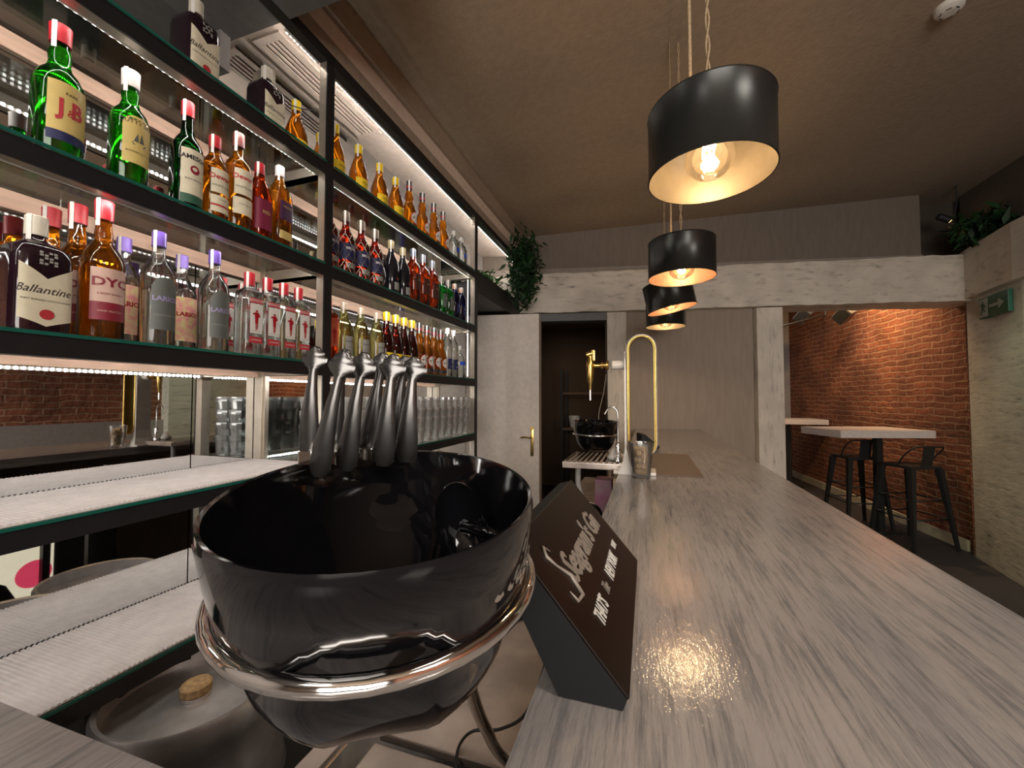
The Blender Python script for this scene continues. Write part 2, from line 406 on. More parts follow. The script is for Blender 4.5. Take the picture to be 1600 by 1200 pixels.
struct('trim_8', wbox(-.371, -.19, -.03, .16, 0, 2.245, .006), POSTW)
struct('trim_9', wbox(.975, 1.20, -.05, .20, 0, 2.25, .006), POSTW)
struct('trim_10', wbox(-1.7, -1.01, .0, .14, 0, 2.25), TAUPE)
# room behind the dark doorway
bm = bx(-1.8, -1.72, 4.3, 6.6, 0, 2.6); box(bm, -1.8, .9, 6.5, 6.6, 0, 2.6)
struct('wall_backroom', bm, mat('dark_brown_wall', (.12, .075, .045), .8))
struct('ceiling_backroom', bx(-1.8, 1.0, 4.45, 6.6, 2.5, 2.58), CEIL)
struct('wall_side_backroom', bx(.88, .96, 4.55, 6.6, 0, 2.6), CEIL)
# brick room
bm = B(); poly(bm, [(2.74, 4.78), (2.815, 4.9), (2.785, 5.3), (3.3, 5.3), (3.3, 4.78)], Matrix.Identity(4), 2.62); poly(bm, [(2.785, 5.3), (2.47, 8.9), (3.0, 8.9), (3.3, 5.3)], Matrix.Identity(4), 3.2)
struct('wall_brick', bm, BRICK)
bm = B(); poly(bm, [(2.785, 4.9), (2.765, 4.9), (2.43, 8.9), (2.47, 8.9)], Matrix.Identity(4), .10)
struct('baseboard_brick', bm, mat('cream_skirting', (.62, .57, .42), .6, var=.2, scale=6))
struct('wall_brickroom_end', bx(.96, 2.6, 8.7, 8.8, 0, 3.2), mat('grey_room_wall', (.33, .31, .30), .8))
struct('baseboard_end', bx(.96, 2.6, 8.66, 8.7, 0, .10), MATS['cream_skirting'])
struct('wall_brickroom_left', bx(.96, 1.06, 4.6, 8.7, 0, 3.2), GREYW)
struct('ceiling_brickroom', bx(.96, 3.2, 5.25, 8.8, 3.02, 3.08), CREAM)
bm = B(); box(bm, .25, .75, 0, .02, .2, .9)

# ---------------------------------------------------------------- wall washer of the brick room (lamps out of view above the opening)
spot('wall_washer', (1.95, 5.35, 2.95), (2.8, 7.0, 2.1), 42, (1, .62, .28), 120, .8, .05)
spot('wall_washer', (2.3, 5.9, 2.98), (2.75, 5.9, 2.2), 40, (1, .62, .30), 110, .8, .04)
spot('emergency_glow', (1.7, 3.0, 2.9), (2.9, 4.2, .7), 22, (.95, 1, .66), 55, .9, .1)
area('brickroom_glow', (1.7, 6.5, 2.95), (0, 0, 0), .5, .5, 5, (1, .85, .7))

# ---------------------------------------------------------------- door leaf
d = empty('door', (-1.66, 3.47, 0), R(10), None, None); d['kind'] = 'structure'; d.name = 'door_1'
obj('door_panel', bx(0, .745, -.02, .02, .01, 2.165, .003), DOORW, d)
bm = bx(.667, .695, -.028, -.02, .88, 1.12, .003); lathe(bm, [(0, .016), (.006, .016)], 12, M=Matrix.Translation((.681, -.034, 1.13)) @ Matrix.Rotation(PI/2, 4, 'X'))
tube(bm, smooth([(.681, -.03, 1.045), (.681, -.06, 1.045), (.66, -.065, 1.047), (.61, -.06, 1.052), (.58, -.055, 1.045)]), .007)
o = obj('door_handle', bm, BRASS, d, True, 40); o['label'] = 'brass lever handle on long plate'

# ---------------------------------------------------------------- bar counter
bc = empty('bar_counter', (0, 0, 0), 0, 'long greywashed wooden bar counter running to the far wall', 'bar counter')
bm = B(); rt = .488
outl = [(-.11, .236), (-1.15, .236), (-1.15, -.5), (rt, -.5), (rt, 4.29), (-.11, 4.17)]
poly(bm, outl, Matrix.Translation((0, 0, 1.055)), .045)
es = [e for e in bm.edges if all(abs(v.co.z-1.10) < 1e-4 for v in e.verts)]
bmesh.ops.bevel(bm, geom=es, offset=.003, segments=2, affect='EDGES')
obj('counter_top', bm, WOOD, bc)
bm = bx(.38, .44, -.1, 4.2, .001, 1.055); box(bm, -1.1, .38, -.1, -.04, .001, 1.055)
obj('front_panel', bm, TAUPE, bc)

# steel worktop under the bar, on its own legs
wt = empty('steel_worktop', (0, 0, 0), 0, 'worn stainless steel worktop behind the bar, under the black ice tub', 'worktop')
bm = bx(-.425, .04, .592, 1.35, .835, .85, .003); box(bm, .02, .04, .592, 1.35, .85, .95)
obj('work_surface', bm, STEEL, wt)
bm = bx(-.425, .04, .262, .580, .825, .842, .003)
obj('lid_panel', bm, STEEL, wt)
bm = B()
for x in (-.41, -.03):
    for y in (.28, 1.33): box(bm, x-.015, x+.015, y-.015, y+.015, 0, .826)
box(bm, -.43, .03, .58, .592, .78, .83)
obj('support_frame', bm, BLKP, wt)
ed = empty('speed_rail', (0, 0, 0), 0, 'narrow steel bottle rail between steel keg and worktop', 'bottle rail')
bm = bx(-.505, -.470, .20, .86, .836, .85, .002); obj('rail_lip', bm, STEEL, ed)
bm = bx(-.60, -.470, .20, .86, .50, .512); box(bm, -.475, -.468, .20, .86, .50, .838)
for y in (.21, .85): box(bm, -.60, -.47, y-.01, y+.01, 0, .50)
obj('rail_tray', bm, STEEL, ed)

# ---------------------------------------------------------------- back bar shelving
XF, XB = -1.20, -1.55
Y0, YM0, YM1, Y1, Y2 = -.30, 1.285, 1.325, 2.775, 2.815
ZS = [2.342, 1.935, 1.54, 1.145, .742]
mir = struct('wall_mirror', bx(-1.60, -1.551, -.5, 1.036, .03, 2.855), MIRROR)
struct('wall_mirror', bx(-1.60, -1.551, 1.040, 3.36, .03, 2.855), MIRROR)
sf = empty('shelving_frame', (0, 0, 0), 0, 'black steel back bar shelving frame with pale inner posts against the mirror', 'shelving')
bm = B()
for y in (YM0, Y1, Y0-.04): obj('post_face', bx(XF-.006, XF, y, y+.04, .02, 2.795), BLACK, sf)
for y in (YM0, Y1, Y0-.04):
    obj('post', bx(XF-.04, XF-.006, y+.001, y+.039, .02, 2.752), STEELB, sf)
    bm = bx(-1.548, -1.508, y-.004, y+.030, .02, 2.80); box(bm, -1.508, -1.50, y+.004, y+.022, .02, 2.80)
    obj('post', bm, STEELB, sf)
bm = bx(XF-.04, XF, -.5, 4.0, 2.752, 2.795)
obj('top_rail', bm, BLACK, sf)
for z in ZS:
    for ya, yb in ((Y0, YM0), (YM1, Y1)):
        obj('front_rail', bx(XF-.008, XF, ya, yb, z-.052, z-.008), BLACK, sf)
        obj('front_rail', bx(XF-.04, XF-.008, ya, yb, z-.050, z-.008), STEELB, sf)
        obj('back_batten', bx(-1.549, -1.530, ya, yb, z-.055, z-.008), BATTEN, sf)
    for y in (YM0-.001, YM1-.04+.001, Y1-.001, Y0-.001):
        obj('side_rail', bx(-1.51, XF-.04, y, y+.04, z-.048, z-.010), STEELB, sf)
gsh = []
names = ['highest', 'second highest', 'middle', 'second lowest', 'lowest']
for i, z in enumerate(ZS):
    for k, (ya, yb) in enumerate(((Y0, YM0-.002), (YM1+.002, Y1-.002))):
        side = 'left' if k == 0 else 'right'
        t = empty('glass_shelf', (0, 0, 0), 0, f'{names[i]} glass shelf in the {side} bay of the back bar', 'shelf', 'glass shelves of the back bar')
        obj('pane', bx(-1.549, XF+.004, ya, yb, z-.008, z), SHGLASS, t)
        obj('polished_edge', bx(XF+.004, XF+.006, ya, yb, z-.008, z), GLEDGE, t)
# LED strips tucked behind the front rails
def ledstrip(ya, yb, z, x=XF-.046, label=None, step=.0165):
    t = empty('led_strip', (0, 0, 0), 0, label, 'light strip', 'light strips under the shelves')
    obj('strip_backing', bx(x+.001, x+.004, ya, yb, z-.006, z+.006), PLASTICW, t)
    bm = B(); y = ya+.01
    while y < yb-.01:
        box(bm, x-.002, x+.001, y, y+.006, z-.004, z+.004); y += step
    o = obj('diodes', bm, LEDM, t); o['kind'] = 'stuff'
for i, z in enumerate(ZS[:4]):
    for k, (ya, yb) in enumerate(((-.1, YM0), (YM1, Y1))):
        ledstrip(ya, yb, z-.046, label=f"white light strip under the {names[i]} shelf, {'left' if k == 0 else 'right'} bay")
ledstrip(1.12, YM0, 2.75, label='white light strip under the top rail, short piece left of the middle post')
ledstrip(YM1, Y1, 2.75, label='white light strip under the top rail, right bay')
ledstrip(Y2+.01, 3.9, 2.75, label='white light strip under the top rail, past the last post')
# vertical led on last post
for z0, z1, w_ in ((1.56, 1.88, 'middle'), (1.95, 2.28, 'second highest')):
    t = empty('led_strip', (0, 0, 0), 0, f'vertical light strip on the last post above the {w_} shelf', 'light strip', 'vertical light strips')
    bm = bx(-1.262, -1.257, Y1-.006, Y1-.0015, z0, z1); obj('diodes', bm, mat('soft_led', (.9, .9, .9), .5, emit=LED_COL, es=2), t)
# ribbed mats
def ribmat(z, label):
    bm = B(); p = .0105; n = int((YM0-Y0-.01)/p); ys = []
    X0, X1 = -1.547, XF-.001
    prof = []
    for i in range(n):
        y = Y0+.005+i*p
        for f, h in ((0, .0015), (.25, .0048), (.5, .0058), (.75, .0048)): prof.append((y+f*p, z+.0005+h))
    a = [bm.verts.new((X0, y, h)) for y, h in prof]; b = [bm.verts.new((X1, y, h)) for y, h in prof]
    c = [bm.verts.new((X0, y, z+.0005)) for y, h in prof]; d_ = [bm.verts.new((X1, y, z+.0005)) for y, h in prof]
    for i in range(len(prof)-1):
        bm.faces.new((a[i], a[i+1], b[i+1], b[i])); bm.faces.new((c[i], c[i+1], d_[i+1], d_[i])); bm.faces.new((b[i], b[i+1], d_[i+1], d_[i])); bm.faces.new((a[i], a[i+1], c[i+1], c[i]))
    tag(obj('ribbed_mat', bm, MAT_RIB), label, 'mat', 'ribbed shelf mats')
ribmat(ZS[3], 'pinkish ribbed mat on the upper empty shelf'); ribmat(ZS[4], 'pinkish ribbed mat on the lowest empty shelf')
# air grilles in the cream panel
def grille(x, y, label):
    t = empty('air_grille', (x, y, 2.854), 0, label, 'air vent', 'ceiling air vents')
    bm = bx(-.07, -.05, -.33, .33, -.010, 0); box(bm, .05, .07, -.33, .33, -.010, 0); box(bm, -.05, .05, -.33, -.30, -.010, 0); box(bm, -.05, .05, .30, .33, -.010, 0)
    obj('grille_frame', bm, CREAM, t); obj('dark_duct', bx(-.05, .05, -.30, .30, -.002, -.001), BLKP, t)
    for k in range(5): obj('slat', bx(-.05+.022*k, -.05+.022*k+.010, -.30, .30, -.009, -.003), CREAM, t)
grille(-1.435, 1.53, 'cream air vent in panel above the shelving')
tag(obj('cable_wire', tube(B(), smooth([(-1.30, 1.19, 2.53), (-1.27, 1.23, 2.532), (-1.243, 1.262, 2.54), (-1.242, 1.284, 2.545)]), .002, 6), BLKP), 'thin black wire by the middle shelving post', 'wire')

# ---------------------------------------------------------------- bottles
CLEARB = glassmat('clear_glass', (.93, .96, .95), .55)
AMBER = glassmat('amber_spirit', (1.0, .54, .09), .6, .22)
DAMBER = glassmat('dark_amber_spirit', (.75, .20, .03), .6, .10)
RUM = glassmat('reddish_rum', (.62, .11, .04), .6, .10)
BROWN = glassmat('brown_liqueur', (.30, .05, .03), .6, .12)
GREENB = glassmat('green_glass', (.13, .72, .08), .6, .12)
DGREEN = glassmat('dark_green_glass', (.03, .16, .05), .6, .08)
TGREEN = glassmat('emerald_glass', (.06, .72, .22), .6, .14)
BLUEB = glassmat('blue_glass', (.04, .07, .42), .6, .10)
PALEY = glassmat('pale_yellow_spirit', (.90, .90, .52), .6, .08)
ORANGEG = glassmat('orange_gin', (1.0, .26, .05), .6, .18)
BLKGL = mat('black_bottle_glass', (.008, .008, .012), .08, spec=.6)
def pm(name, c, r=.45, **k): return mat(name, c, r, **k)
RED = pm('red_foil', (.36, .008, .016), .4); WHITE = pm('white_paper', (.70, .67, .62), .6); YEL = pm('yellow_foil', (.90, .62, .01), .4)
CREAMP = pm('cream_paper', (.66, .60, .44), .6); PURP = pm('purple_foil', (.10, .05, .28), .3); GOLD = pm('gold_paper', (.62, .47, .16), .5)
GREYP = pm('grey_paper', (.30, .30, .27), .6); MAR = pm('maroon_paper', (.22, .015, .03), .5); NAVY = pm('navy_paper', (.015, .02, .08), .5)
GREYL = pm('dark_grey_label', (.10, .11, .10), .5); SALM = pm('salmon_paper', (.62, .42, .34), .6); REDP = pm('red_paper', (.45, .03, .04), .55)
ORP = pm('orange_paper', (.55, .12, .06), .6); BLUEP = pm('blue_print', (.02, .08, .55), .5); CLEARCAP = pm('clear_white_cap', (.62, .60, .56), .4)
YPAP = pm('yellow_paper', (.80, .55, .02), .6); BLKPAP = pm('black_paper', (.02, .02, .025), .5); GREENPAP = pm('green_paper', (.03, .10, .06), .5)
PINKY = pm('yellow_pink_paper', (.75, .68, .30), .6, col2=(.80, .30, .30), scale=60); WIREM = mat('gold_wire_net', (.32, .26, .20), .35, .8)
DKRED = pm('dark_red_paper', (.20, .02, .05), .5)

class Kind: pass
def kind(name, body, bodymat, cap, capmat, labels=(), texts=(), e=2.0, asp=1.0, strip=True, extra=None, cat='bottle'):
    k = Kind(); k.__dict__.update(locals()); return k
def build(k, loc, label, group, rz=0):
    t = empty(k.name, loc, rz, label, k.cat, group)
    obj('glass_body', lathe(B(), k.body, 28, e=k.e, asp=k.asp), k.bodymat, t, True, 50)
    c0 = k.cap[0]
    obj('cap', lathe(B(), k.cap, 20), k.capmat, t, True, 40)
    if k.strip:                                                           # white tax strip running over the cap
        z1 = k.cap[-1][0]; r = max(p[1] for p in k.cap)+.0008; zb = c0[0]-.018
        bm = B(); ang = [R(a_) for a_ in (-72, -58, -44)]
        rows = [[Vector((r*math.cos(a_), r*math.sin(a_), z)) for a_ in ang] for z in (zb, z1+.0006)]
        vv = [[bm.verts.new(p) for p in q] for q in rows]
        for i in range(2): bm.faces.new((vv[0][i], vv[0][i+1], vv[1][i+1], vv[1][i]))
        o = obj('tax_strip', bm, WHITE, t)
    def P(z, th, off):                                                    # surface point of the body at height z, angle th
        b = k.body
        for p, q in zip(b, b[1:]):
            if p[0] <= z <= q[0]:
                f = (z-p[0])/max(1e-6, q[0]-p[0]); r = p[1]+(q[1]-p[1])*f
                ee = p[2] if len(p) > 2 else k.e; break
        else: r = b[1][1]; ee = k.e
        c, s = math.cos(th), math.sin(th); g = (abs(c)**ee+abs(s)**ee)**(-1/ee)
        return Vector(((r*k.asp*g+off)*c, (r*g+off)*s, z))
    for j, L in enumerate(k.labels):
        z0, z1, a, m, off = L[0], L[1], L[2], L[3], L[4] if len(L) > 4 else .0008
        shape = L[5] if len(L) > 5 else None
        n = 14; bm = B(); vv = []
        nz = 8
        for iz in range(nz+1):
            row = []
            for i in range(n+1):
                u = -1+2*i/n; th = R(a)*u; z = z0+(z1-z0)*iz/nz
                if shape == 'arch': z = z0+(z1-z0)*iz/nz*(1-.18*abs(u)**3)
                if shape == 'oval': w_ = math.sqrt(max(0, 1-(2*iz/nz-1)**2)); th = R(a)*u*max(.02, w_)
                if shape == 'vee': z = z0+(z1-z0)*iz/nz-.030*(1-abs(u))*(1 if iz == nz else iz/nz)-.016*(1-abs(u))*(1-iz/nz)
                row.append(bm.verts.new(P(z, th, off)))
            vv.append(row)
        for iz in range(nz):
            for i in range(n): bm.faces.new((vv[iz][i], vv[iz][i+1], vv[iz+1][i+1], vv[iz+1][i]))
        lo = obj('label', bm, m, t, True)
        if j == 0: main = lo
    for T in k.texts:
        txt, size, z, m = T[:4]; kw = T[4] if len(T) > 4 else {}
        tb = text_bm(txt, size, thick=0, **kw)
        ry = P(z, PI/2, 0).y; rx = P(z, 0, 0).x; r = rx if k.e < 3 else None
        for v in tb.verts:
            x, y = v.co.x, v.co.y
            if r: th = x/r
            else: th = math.atan2(x, rx)
            v.co = P(z+y, th, .0016)
        lo = obj('lettering', tb, m, main if k.labels else t)
    if k.extra: k.extra(t, P)
    return t

def std(h, r, rs=.35, zn=.72, nr=.013, e=2.0, foot=.012):
    """round-shouldered bottle, height h without the cap"""
    return [(0, r*.55), (.002, r*.9), (foot*.5, r), (h*.5, r), (h*(zn-.12), r), (h*(zn-.05), r*.93), (h*zn, r*.72), (h*(zn+.04), r*.45), (h*(zn+.08), nr*1.15), (h*.9, nr), (h, nr)]
def cap(z0, z1, r, flare=0): return [(z0, r), (z1-.002, r+flare), (z1, r-.002)]

def ball_body(h=.185): return [(0, .034), (.004, .040), (.012, .042), (.145, .042), (.160, .040), (.172, .030), (.180, .018, 2.2), (.186, .0145, 2), (.215, .014, 2)]
K = {}
K['square'] = kind('square_whisky_bottle', [(0, .042), (.004, .048), (.015, .049), (.165, .049), (.185, .045), (.198, .030), (.206, .018, 2.2), (.214, .0155, 2), (.225, .015, 2)], mat('black_brown_glass', (.015, .006, .010), .06, spec=.7), cap(.218, .262, .0185), pm('cream_plastic_cap', (.60, .56, .45), .45),
    [(.030, .148, 44, CREAMP, .001, 'vee')], [("Ballantine's", .0235, .092, BLKPAP, dict(shear=.4)), ('FINEST BLENDED SCOTCH WHISKY', .0052, .070, BLKPAP)], e=5)
def seal(t, P):
    bm = B(); bmesh.ops.create_circle(bm, segments=20, radius=.011, cap_ends=True)
    for v in bm.verts: x, y = v.co.x, v.co.y; v.co = P(.040+y, x/.049, .0022)
    obj('red_seal', bm, REDP, t)
    bm = B()
    for i in range(5):
        for j in range(4):
            if (i+j) % 3 == 2: continue
            x, z = (j-1.5)*.0075, .150+i*.0062
            if z > .183: continue
            for q in [1]:
                vs_ = [bm.verts.new(P(z+dz, math.atan2(x+dx, .049), .002)) for dx, dz in ((-.003, -.0025), (.003, -.0025), (.0035, .002), (-.002, .0028))]
                bm.faces.new(vs_)
    obj('crest', bm, GREYP, t)
K['square'].extra = seal
K['dyc'] = kind('amber_whisky_bottle', [(0, .030), (.003, .040), (.010, .043), (.185, .043), (.200, .042), (.222, .033), (.240, .021), (.252, .0165), (.262, .018), (.275, .0165), (.300, .0145), (.312, .014)], AMBER, cap(.302, .352, .0175, .001), RED,
    [(.088, .175, 50, SALM), (.048, .092, 50, MAR, .0011)], [('DYC', .030, .140, MAR, dict(bold=.0008, sx=1.15)), ('8 BREW WHISKY', .0065, .112, MAR), ('HAND SELECTED', .006, .070, SALM)])
K['larios'] = kind('clear_gin_bottle', [(0, .030), (.003, .038), (.012, .040), (.195, .040), (.212, .037), (.232, .026), (.250, .0165), (.262, .0145), (.290, .0135)], CLEARB, cap(.280, .322, .0165), PURP,
    [(.045, .190, 46, GREYL, .001, 'arch')], [('LARIOS', .0185, .130, mat('violet_print', (.28, .24, .42), .4), dict(bold=.0006)), ('LONDON DRY GIN', .006, .085, GREYP)])
K['larpink'] = kind('printed_gin_bottle', K['larios'].body, CLEARB, cap(.280, .322, .0165), mat('violet_foil', (.22, .12, .55), .3),
    [(.040, .180, 60, PINKY, .001)], [('LARIOS', .0185, .125, RED, dict(bold=.0008))])
def guard(t, P):                                                          # little red figure on the label
    bm = B()
    for pts in ([(-.004, .150), (.004, .150), (.0035, .157), (-.0035, .157)], [(-.006, .128), (.006, .128), (.008, .149), (-.007, .149)], [(-.005, .112), (.0055, .112), (.006, .129), (-.0055, .129)],
                [(-.003, .088), (-.0005, .088), (0, .113), (-.004, .113)], [(.001, .092), (.0035, .090), (.005, .113), (.001, .113)], [(-.014, .140), (-.006, .141), (-.006, .147), (-.013, .145)], [(.007, .132), (.012, .136), (.011, .142), (.007, .147)]):
        bm.faces.new([bm.verts.new(P(z, math.atan2(x, .036), .0018)) for x, z in pts])
    obj('figure_print', bm, RED, t)
K['beef'] = kind('square_gin_bottle', [(0, .028), (.003, .034), (.010, .0355), (.205, .0355), (.220, .033), (.230, .022), (.237, .0155, 2), (.255, .014, 2), (.262, .014, 2)], CLEARB, cap(.243, .288, .0165), RED,
    [(.078, .178, 32, WHITE, .0008), (.180, .197, 34, REDP, .0012), (.045, .066, 34, REDP, .0012)], [('BEEFEATER', .0125, .1885, WHITE, dict(sx=.85)), ('LONDON DRY GIN', .0055, .085, GREYP), ('LONDON', .008, .0555, WHITE)], e=4.5, extra=guard)
K['orange'] = kind('orange_gin_bottle', K['beef'].body, ORANGEG, cap(.243, .280, .0165), mat('orange_foil', (.75, .16, .03), .4),
    [(.078, .178, 32, ORP, .0008), (.180, .197, 34, ORP, .0012)], [('BEEFEATER', .0125, .1885, RED, dict(sx=.85))], e=4.5, extra=guard)
K['elder'] = kind('pale_gin_bottle', [(0, .028), (.003, .036), (.010, .038), (.160, .038), (.185, .035), (.215, .024), (.235, .016), (.262, .014), (.268, .014)], PALEY, cap(.256, .288, .0155), mat('clear_cork_cap', (.55, .42, .30), .4),
    [(.030, .135, 36, GREYP, .0008)], [('BOMBAY', .011, .110, BLKPAP), ('DRY GIN', .008, .085, BLKPAP)])
K['ylow'] = kind('brown_brandy_bottle', [(0, .030), (.003, .038), (.010, .0395), (.130, .0395), (.160, .036), (.195, .027), (.228, .0175), (.250, .0145), (.285, .014)], BROWN, cap(.262, .308, .0175, .001), YEL,
    [(.040, .095, 60, YPAP)], [('ARTEMI', .013, .070, BLKPAP, dict(sx=.9))])
K['honey'] = kind('honey_rum_bottle', [(0, .030), (.003, .036), (.010, .043), (.095, .044), (.130, .040), (.165, .029), (.195, .019), (.222, .016), (.235, .015)], AMBER, cap(.212, .256, .0170, .001), YEL,
    [(.030, .085, 60, YPAP)], [('ARTEMI', .013, .063, BLKPAP, dict(sx=.9)), ('RON MIEL', .006, .044, BLKPAP)])
def roundlab(t, P):
    bm = B(); n = 24
    for rr, off, nm, m in ((.034, .0012, 'red_ring', REDP), (.030, .0022, 'round_label', WHITE)):
        bm = B(); c = bm.verts.new(P(.085, 0, off)); ring = [bm.verts.new(P(.085+rr*math.sin(2*PI*i/n), rr*math.cos(2*PI*i/n)/.0425, off)) for i in range(n)]
        for i in range(n): bm.faces.new((c, ring[i], ring[(i+1) % n]))
        obj(nm, bm, m, t)
    obj('red_band', lathe(B(), [(.262, .0172), (.276, .0172)], 16), RED, t)
    tb = text_bm('LICOR', .013, thick=0)
    for v in tb.verts: x, y = v.co.x, v.co.y; v.co = P(.088+y, x/.0425, .003)
    obj('lettering', tb, GREYL, t)
K['licor'] = kind('golden_liqueur_bottle', [(0, .030), (.003, .038), (.012, .040), (.080, .0425), (.130, .0415), (.152, .035), (.172, .026), (.188, .020), (.205, .026), (.225, .023), (.250, .0155), (.280, .015)], AMBER, cap(.255, .306, .0165), BLKPAP,
    [(.018, .040, 60, BLKPAP)], [], extra=roundlab)
K['vodka'] = kind('tall_vodka_bottle', [(0, .026), (.003, .033), (.010, .038), (.220, .038), (.245, .032), (.265, .018), (.285, .0145), (.312, .014)], CLEARB, cap(.296, .334, .0155), CLEARCAP,
    [(.055, .125, 55, NAVY)], [('4', .030, .103, WHITE), ('VODKA', .010, .072, WHITE)])
K['abs'] = kind('short_vodka_bottle', [(0, .030), (.003, .038), (.010, .045), (.135, .045), (.160, .040), (.172, .024), (.182, .0165), (.215, .015)], CLEARB, cap(.205, .235, .0165), CLEARCAP, [(.095, .120, 50, BLUEP)], [('VODKA', .012, .070, BLUEP)])
K['jb'] = kind('green_whisky_bottle', [(0, .030), (.003, .041), (.010, .044), (.175, .044), (.192, .042), (.212, .033), (.226, .022), (.240, .0185), (.258, .0205), (.275, .0165), (.295, .0145)], GREENB, cap(.286, .330, .0185, .001), RED,
    [(.050, .180, 50, GOLD), (.044, .066, 50, NAVY, .0012)], [('J B', .052, .120, REDP, dict(bold=.002, sx=.75)), ('&', .024, .112, REDP), ('RARE', .009, .155, BLKPAP)])
K['cutty'] = kind('green_scotch_bottle', [(0, .028), (.003, .037), (.010, .040), (.130, .041), (.185, .042), (.210, .035), (.228, .022), (.245, .017), (.262, .0195), (.275, .0155), (.292, .0145)], GREENB, cap(.282, .328, .0185, .001), CLEARCAP,
    [(.070, .195, 46, GOLD, .0008, 'arch')], [('CUTTY SARK', .0135, .176, BLKPAP), ('BLENDED SCOTCH', .006, .100, BLKPAP)])
def ship(t, P):
    bm = B()
    for pts in ([(-.016, .125), (.016, .125), (.012, .118), (-.012, .118)], [(-.012, .127), (-.002, .127), (-.004, .150)], [(0, .127), (.011, .127), (.004, .153)]):
        bm.faces.new([bm.verts.new(P(z, x/.042, .0018)) for x, z in pts])
    obj('ship_print', bm, GREYL, t)
K['cutty'].extra = ship
K['jam'] = kind('dark_green_whiskey_bottle', [(0, .028), (.003, .037), (.010, .040), (.185, .040), (.205, .038), (.228, .027), (.245, .0175), (.265, .0145), (.315, .0140)], DGREEN, cap(.298, .344, .0165), RED,
    [(.055, .190, 48, CREAMP, .0008), (.030, .056, 48, GREENPAP, .001)], [('JAMESON', .0175, .165, BLKPAP, dict(bold=.0006)), ('IRISH WHISKEY', .007, .100, BLKPAP)])
def crest(t, P):
    bm = B(); bmesh.ops.create_circle(bm, segments=14, radius=.012, cap_ends=True)
    for v in bm.verts: x, y = v.co.x, v.co.y; v.co = P(.130+y*1.1, x/.040, .0018)
    obj('crest', bm, MAR, t)
K['jam'].extra = crest
K['dew'] = kind('pale_label_whisky_bottle', [(0, .028), (.003, .036), (.010, .038), (.175, .038), (.192, .036), (.212, .027), (.228, .0175), (.240, .0155), (.262, .0145)], AMBER, cap(.250, .290, .0165), RED,
    [(.100, .175, 48, CREAMP), (.040, .092, 48, CREAMP, .0011), (.058, .064, 48, REDP, .0015)], [("Dewar's", .021, .150, REDP, dict(bold=.0006)), ('WHITE LABEL', .0095, .122, GREYL), ('DEWAR', .006, .080, GREYL)])
K['dewt'] = kind('tall_scotch_bottle', [(0, .030), (.003, .039), (.010, .041), (.210, .041), (.232, .039), (.252, .029), (.268, .018), (.285, .0155), (.320, .0145)], AMBER, cap(.300, .348, .0175), BROWN and mat('brown_foil', (.12, .025, .02), .35),
    [(.130, .215, 46, CREAMP), (.065, .120, 50, CREAMP, .0011)], [("Dewar's", .022, .188, REDP, dict(bold=.0006)), ('WHITE LABEL', .0095, .155, GREYL), ('JOHN DEWAR', .006, .098, GREYL)])
K['redw'] = kind('red_label_whisky_bottle', [(0, .028), (.003, .034), (.010, .035), (.165, .035), (.195, .030), (.222, .020), (.240, .015), (.262, .014)], DAMBER, cap(.250, .290, .016), RED, [(.050, .155, 60, DKRED)], [('RED', .016, .110, GOLD)], e=3.5)
K['jw'] = kind('square_black_label_bottle', [(0, .032), (.003, .036), (.010, .037), (.200, .037), (.222, .034), (.250, .022), (.270, .0155, 2), (.300, .014, 2)], AMBER, cap(.285, .325, .016), CLEARCAP, [(.115, .185, 42, mat('aubergine_paper', (.06, .02, .06), .5)), (.045, .075, 42, GOLD, .001)], [('BLENDED', .009, .165, GOLD)], e=4)
def net(t, P):
    bm = B(); N = 7
    for s in (-1, 1):
        for i in range(N):
            pts = [P(.012+.185*j/10, s*(2*PI*j/10*.42)+2*PI*i/N, .002) for j in range(11)]
            tube(bm, pts, .0011, 4)
    obj('wire_net', bm, WIREM, t)
K['brug'] = kind('netted_rum_bottle', [(0, .030), (.003, .038), (.010, .040), (.170, .040), (.190, .037), (.212, .026), (.230, .0175), (.250, .0150), (.285, .0145)], RUM, cap(.262, .308, .0175), mat('dark_wood_cap', (.12, .09, .06), .4),
    [(.080, .155, 88, NAVY), (.045, .070, 40, GREYP, .001)], [('BRUGAL', .016, .132, WHITE, dict(bold=.0004))], extra=net)
K['blk'] = kind('black_rum_bottle', [(0, .032), (.003, .041), (.010, .043), (.160, .043), (.190, .038), (.225, .020), (.245, .0150), (.285, .014)], BLKGL, cap(.258, .302, .0165), mat('dull_gold_foil', (.42, .33, .16), .4), [(.035, .075, 30, GREYP)], [('RON', .012, .095, REDP)])
K['amt'] = kind('tall_amber_rum_bottle', [(0, .028), (.003, .034), (.010, .041), (.210, .041), (.235, .037), (.255, .022), (.270, .0150), (.305, .014)], DAMBER, cap(.288, .334, .0165), mat('grey_blue_foil', (.10, .12, .16), .3), [(.090, .185, 44, mat('dark_brown_paper', (.06, .02, .015), .5))], [('RON', .012, .150, GOLD)], e=3)
K['tang'] = kind('emerald_gin_bottle', [(0, .030), (.003, .038), (.010, .040), (.060, .040), (.165, .044), (.185, .043), (.205, .028), (.218, .0165), (.242, .015)], TGREEN, cap(.232, .270, .017), mat('grey_metal_cap', (.42, .42, .40), .3, .6), [(.060, .150, 44, GREYL)], [('GIN', .016, .120, WHITE)])
K['blu'] = kind('blue_gin_bottle', [(0, .028), (.003, .034), (.010, .040), (.180, .040), (.205, .034), (.222, .018), (.245, .0145)], BLUEB, cap(.232, .272, .016), mat('white_orange_cap', (.70, .60, .55), .4, col2=(.75, .25, .06), scale=25), [(.060, .130, 40, NAVY)], [('GIN', .016, .110, WHITE)])
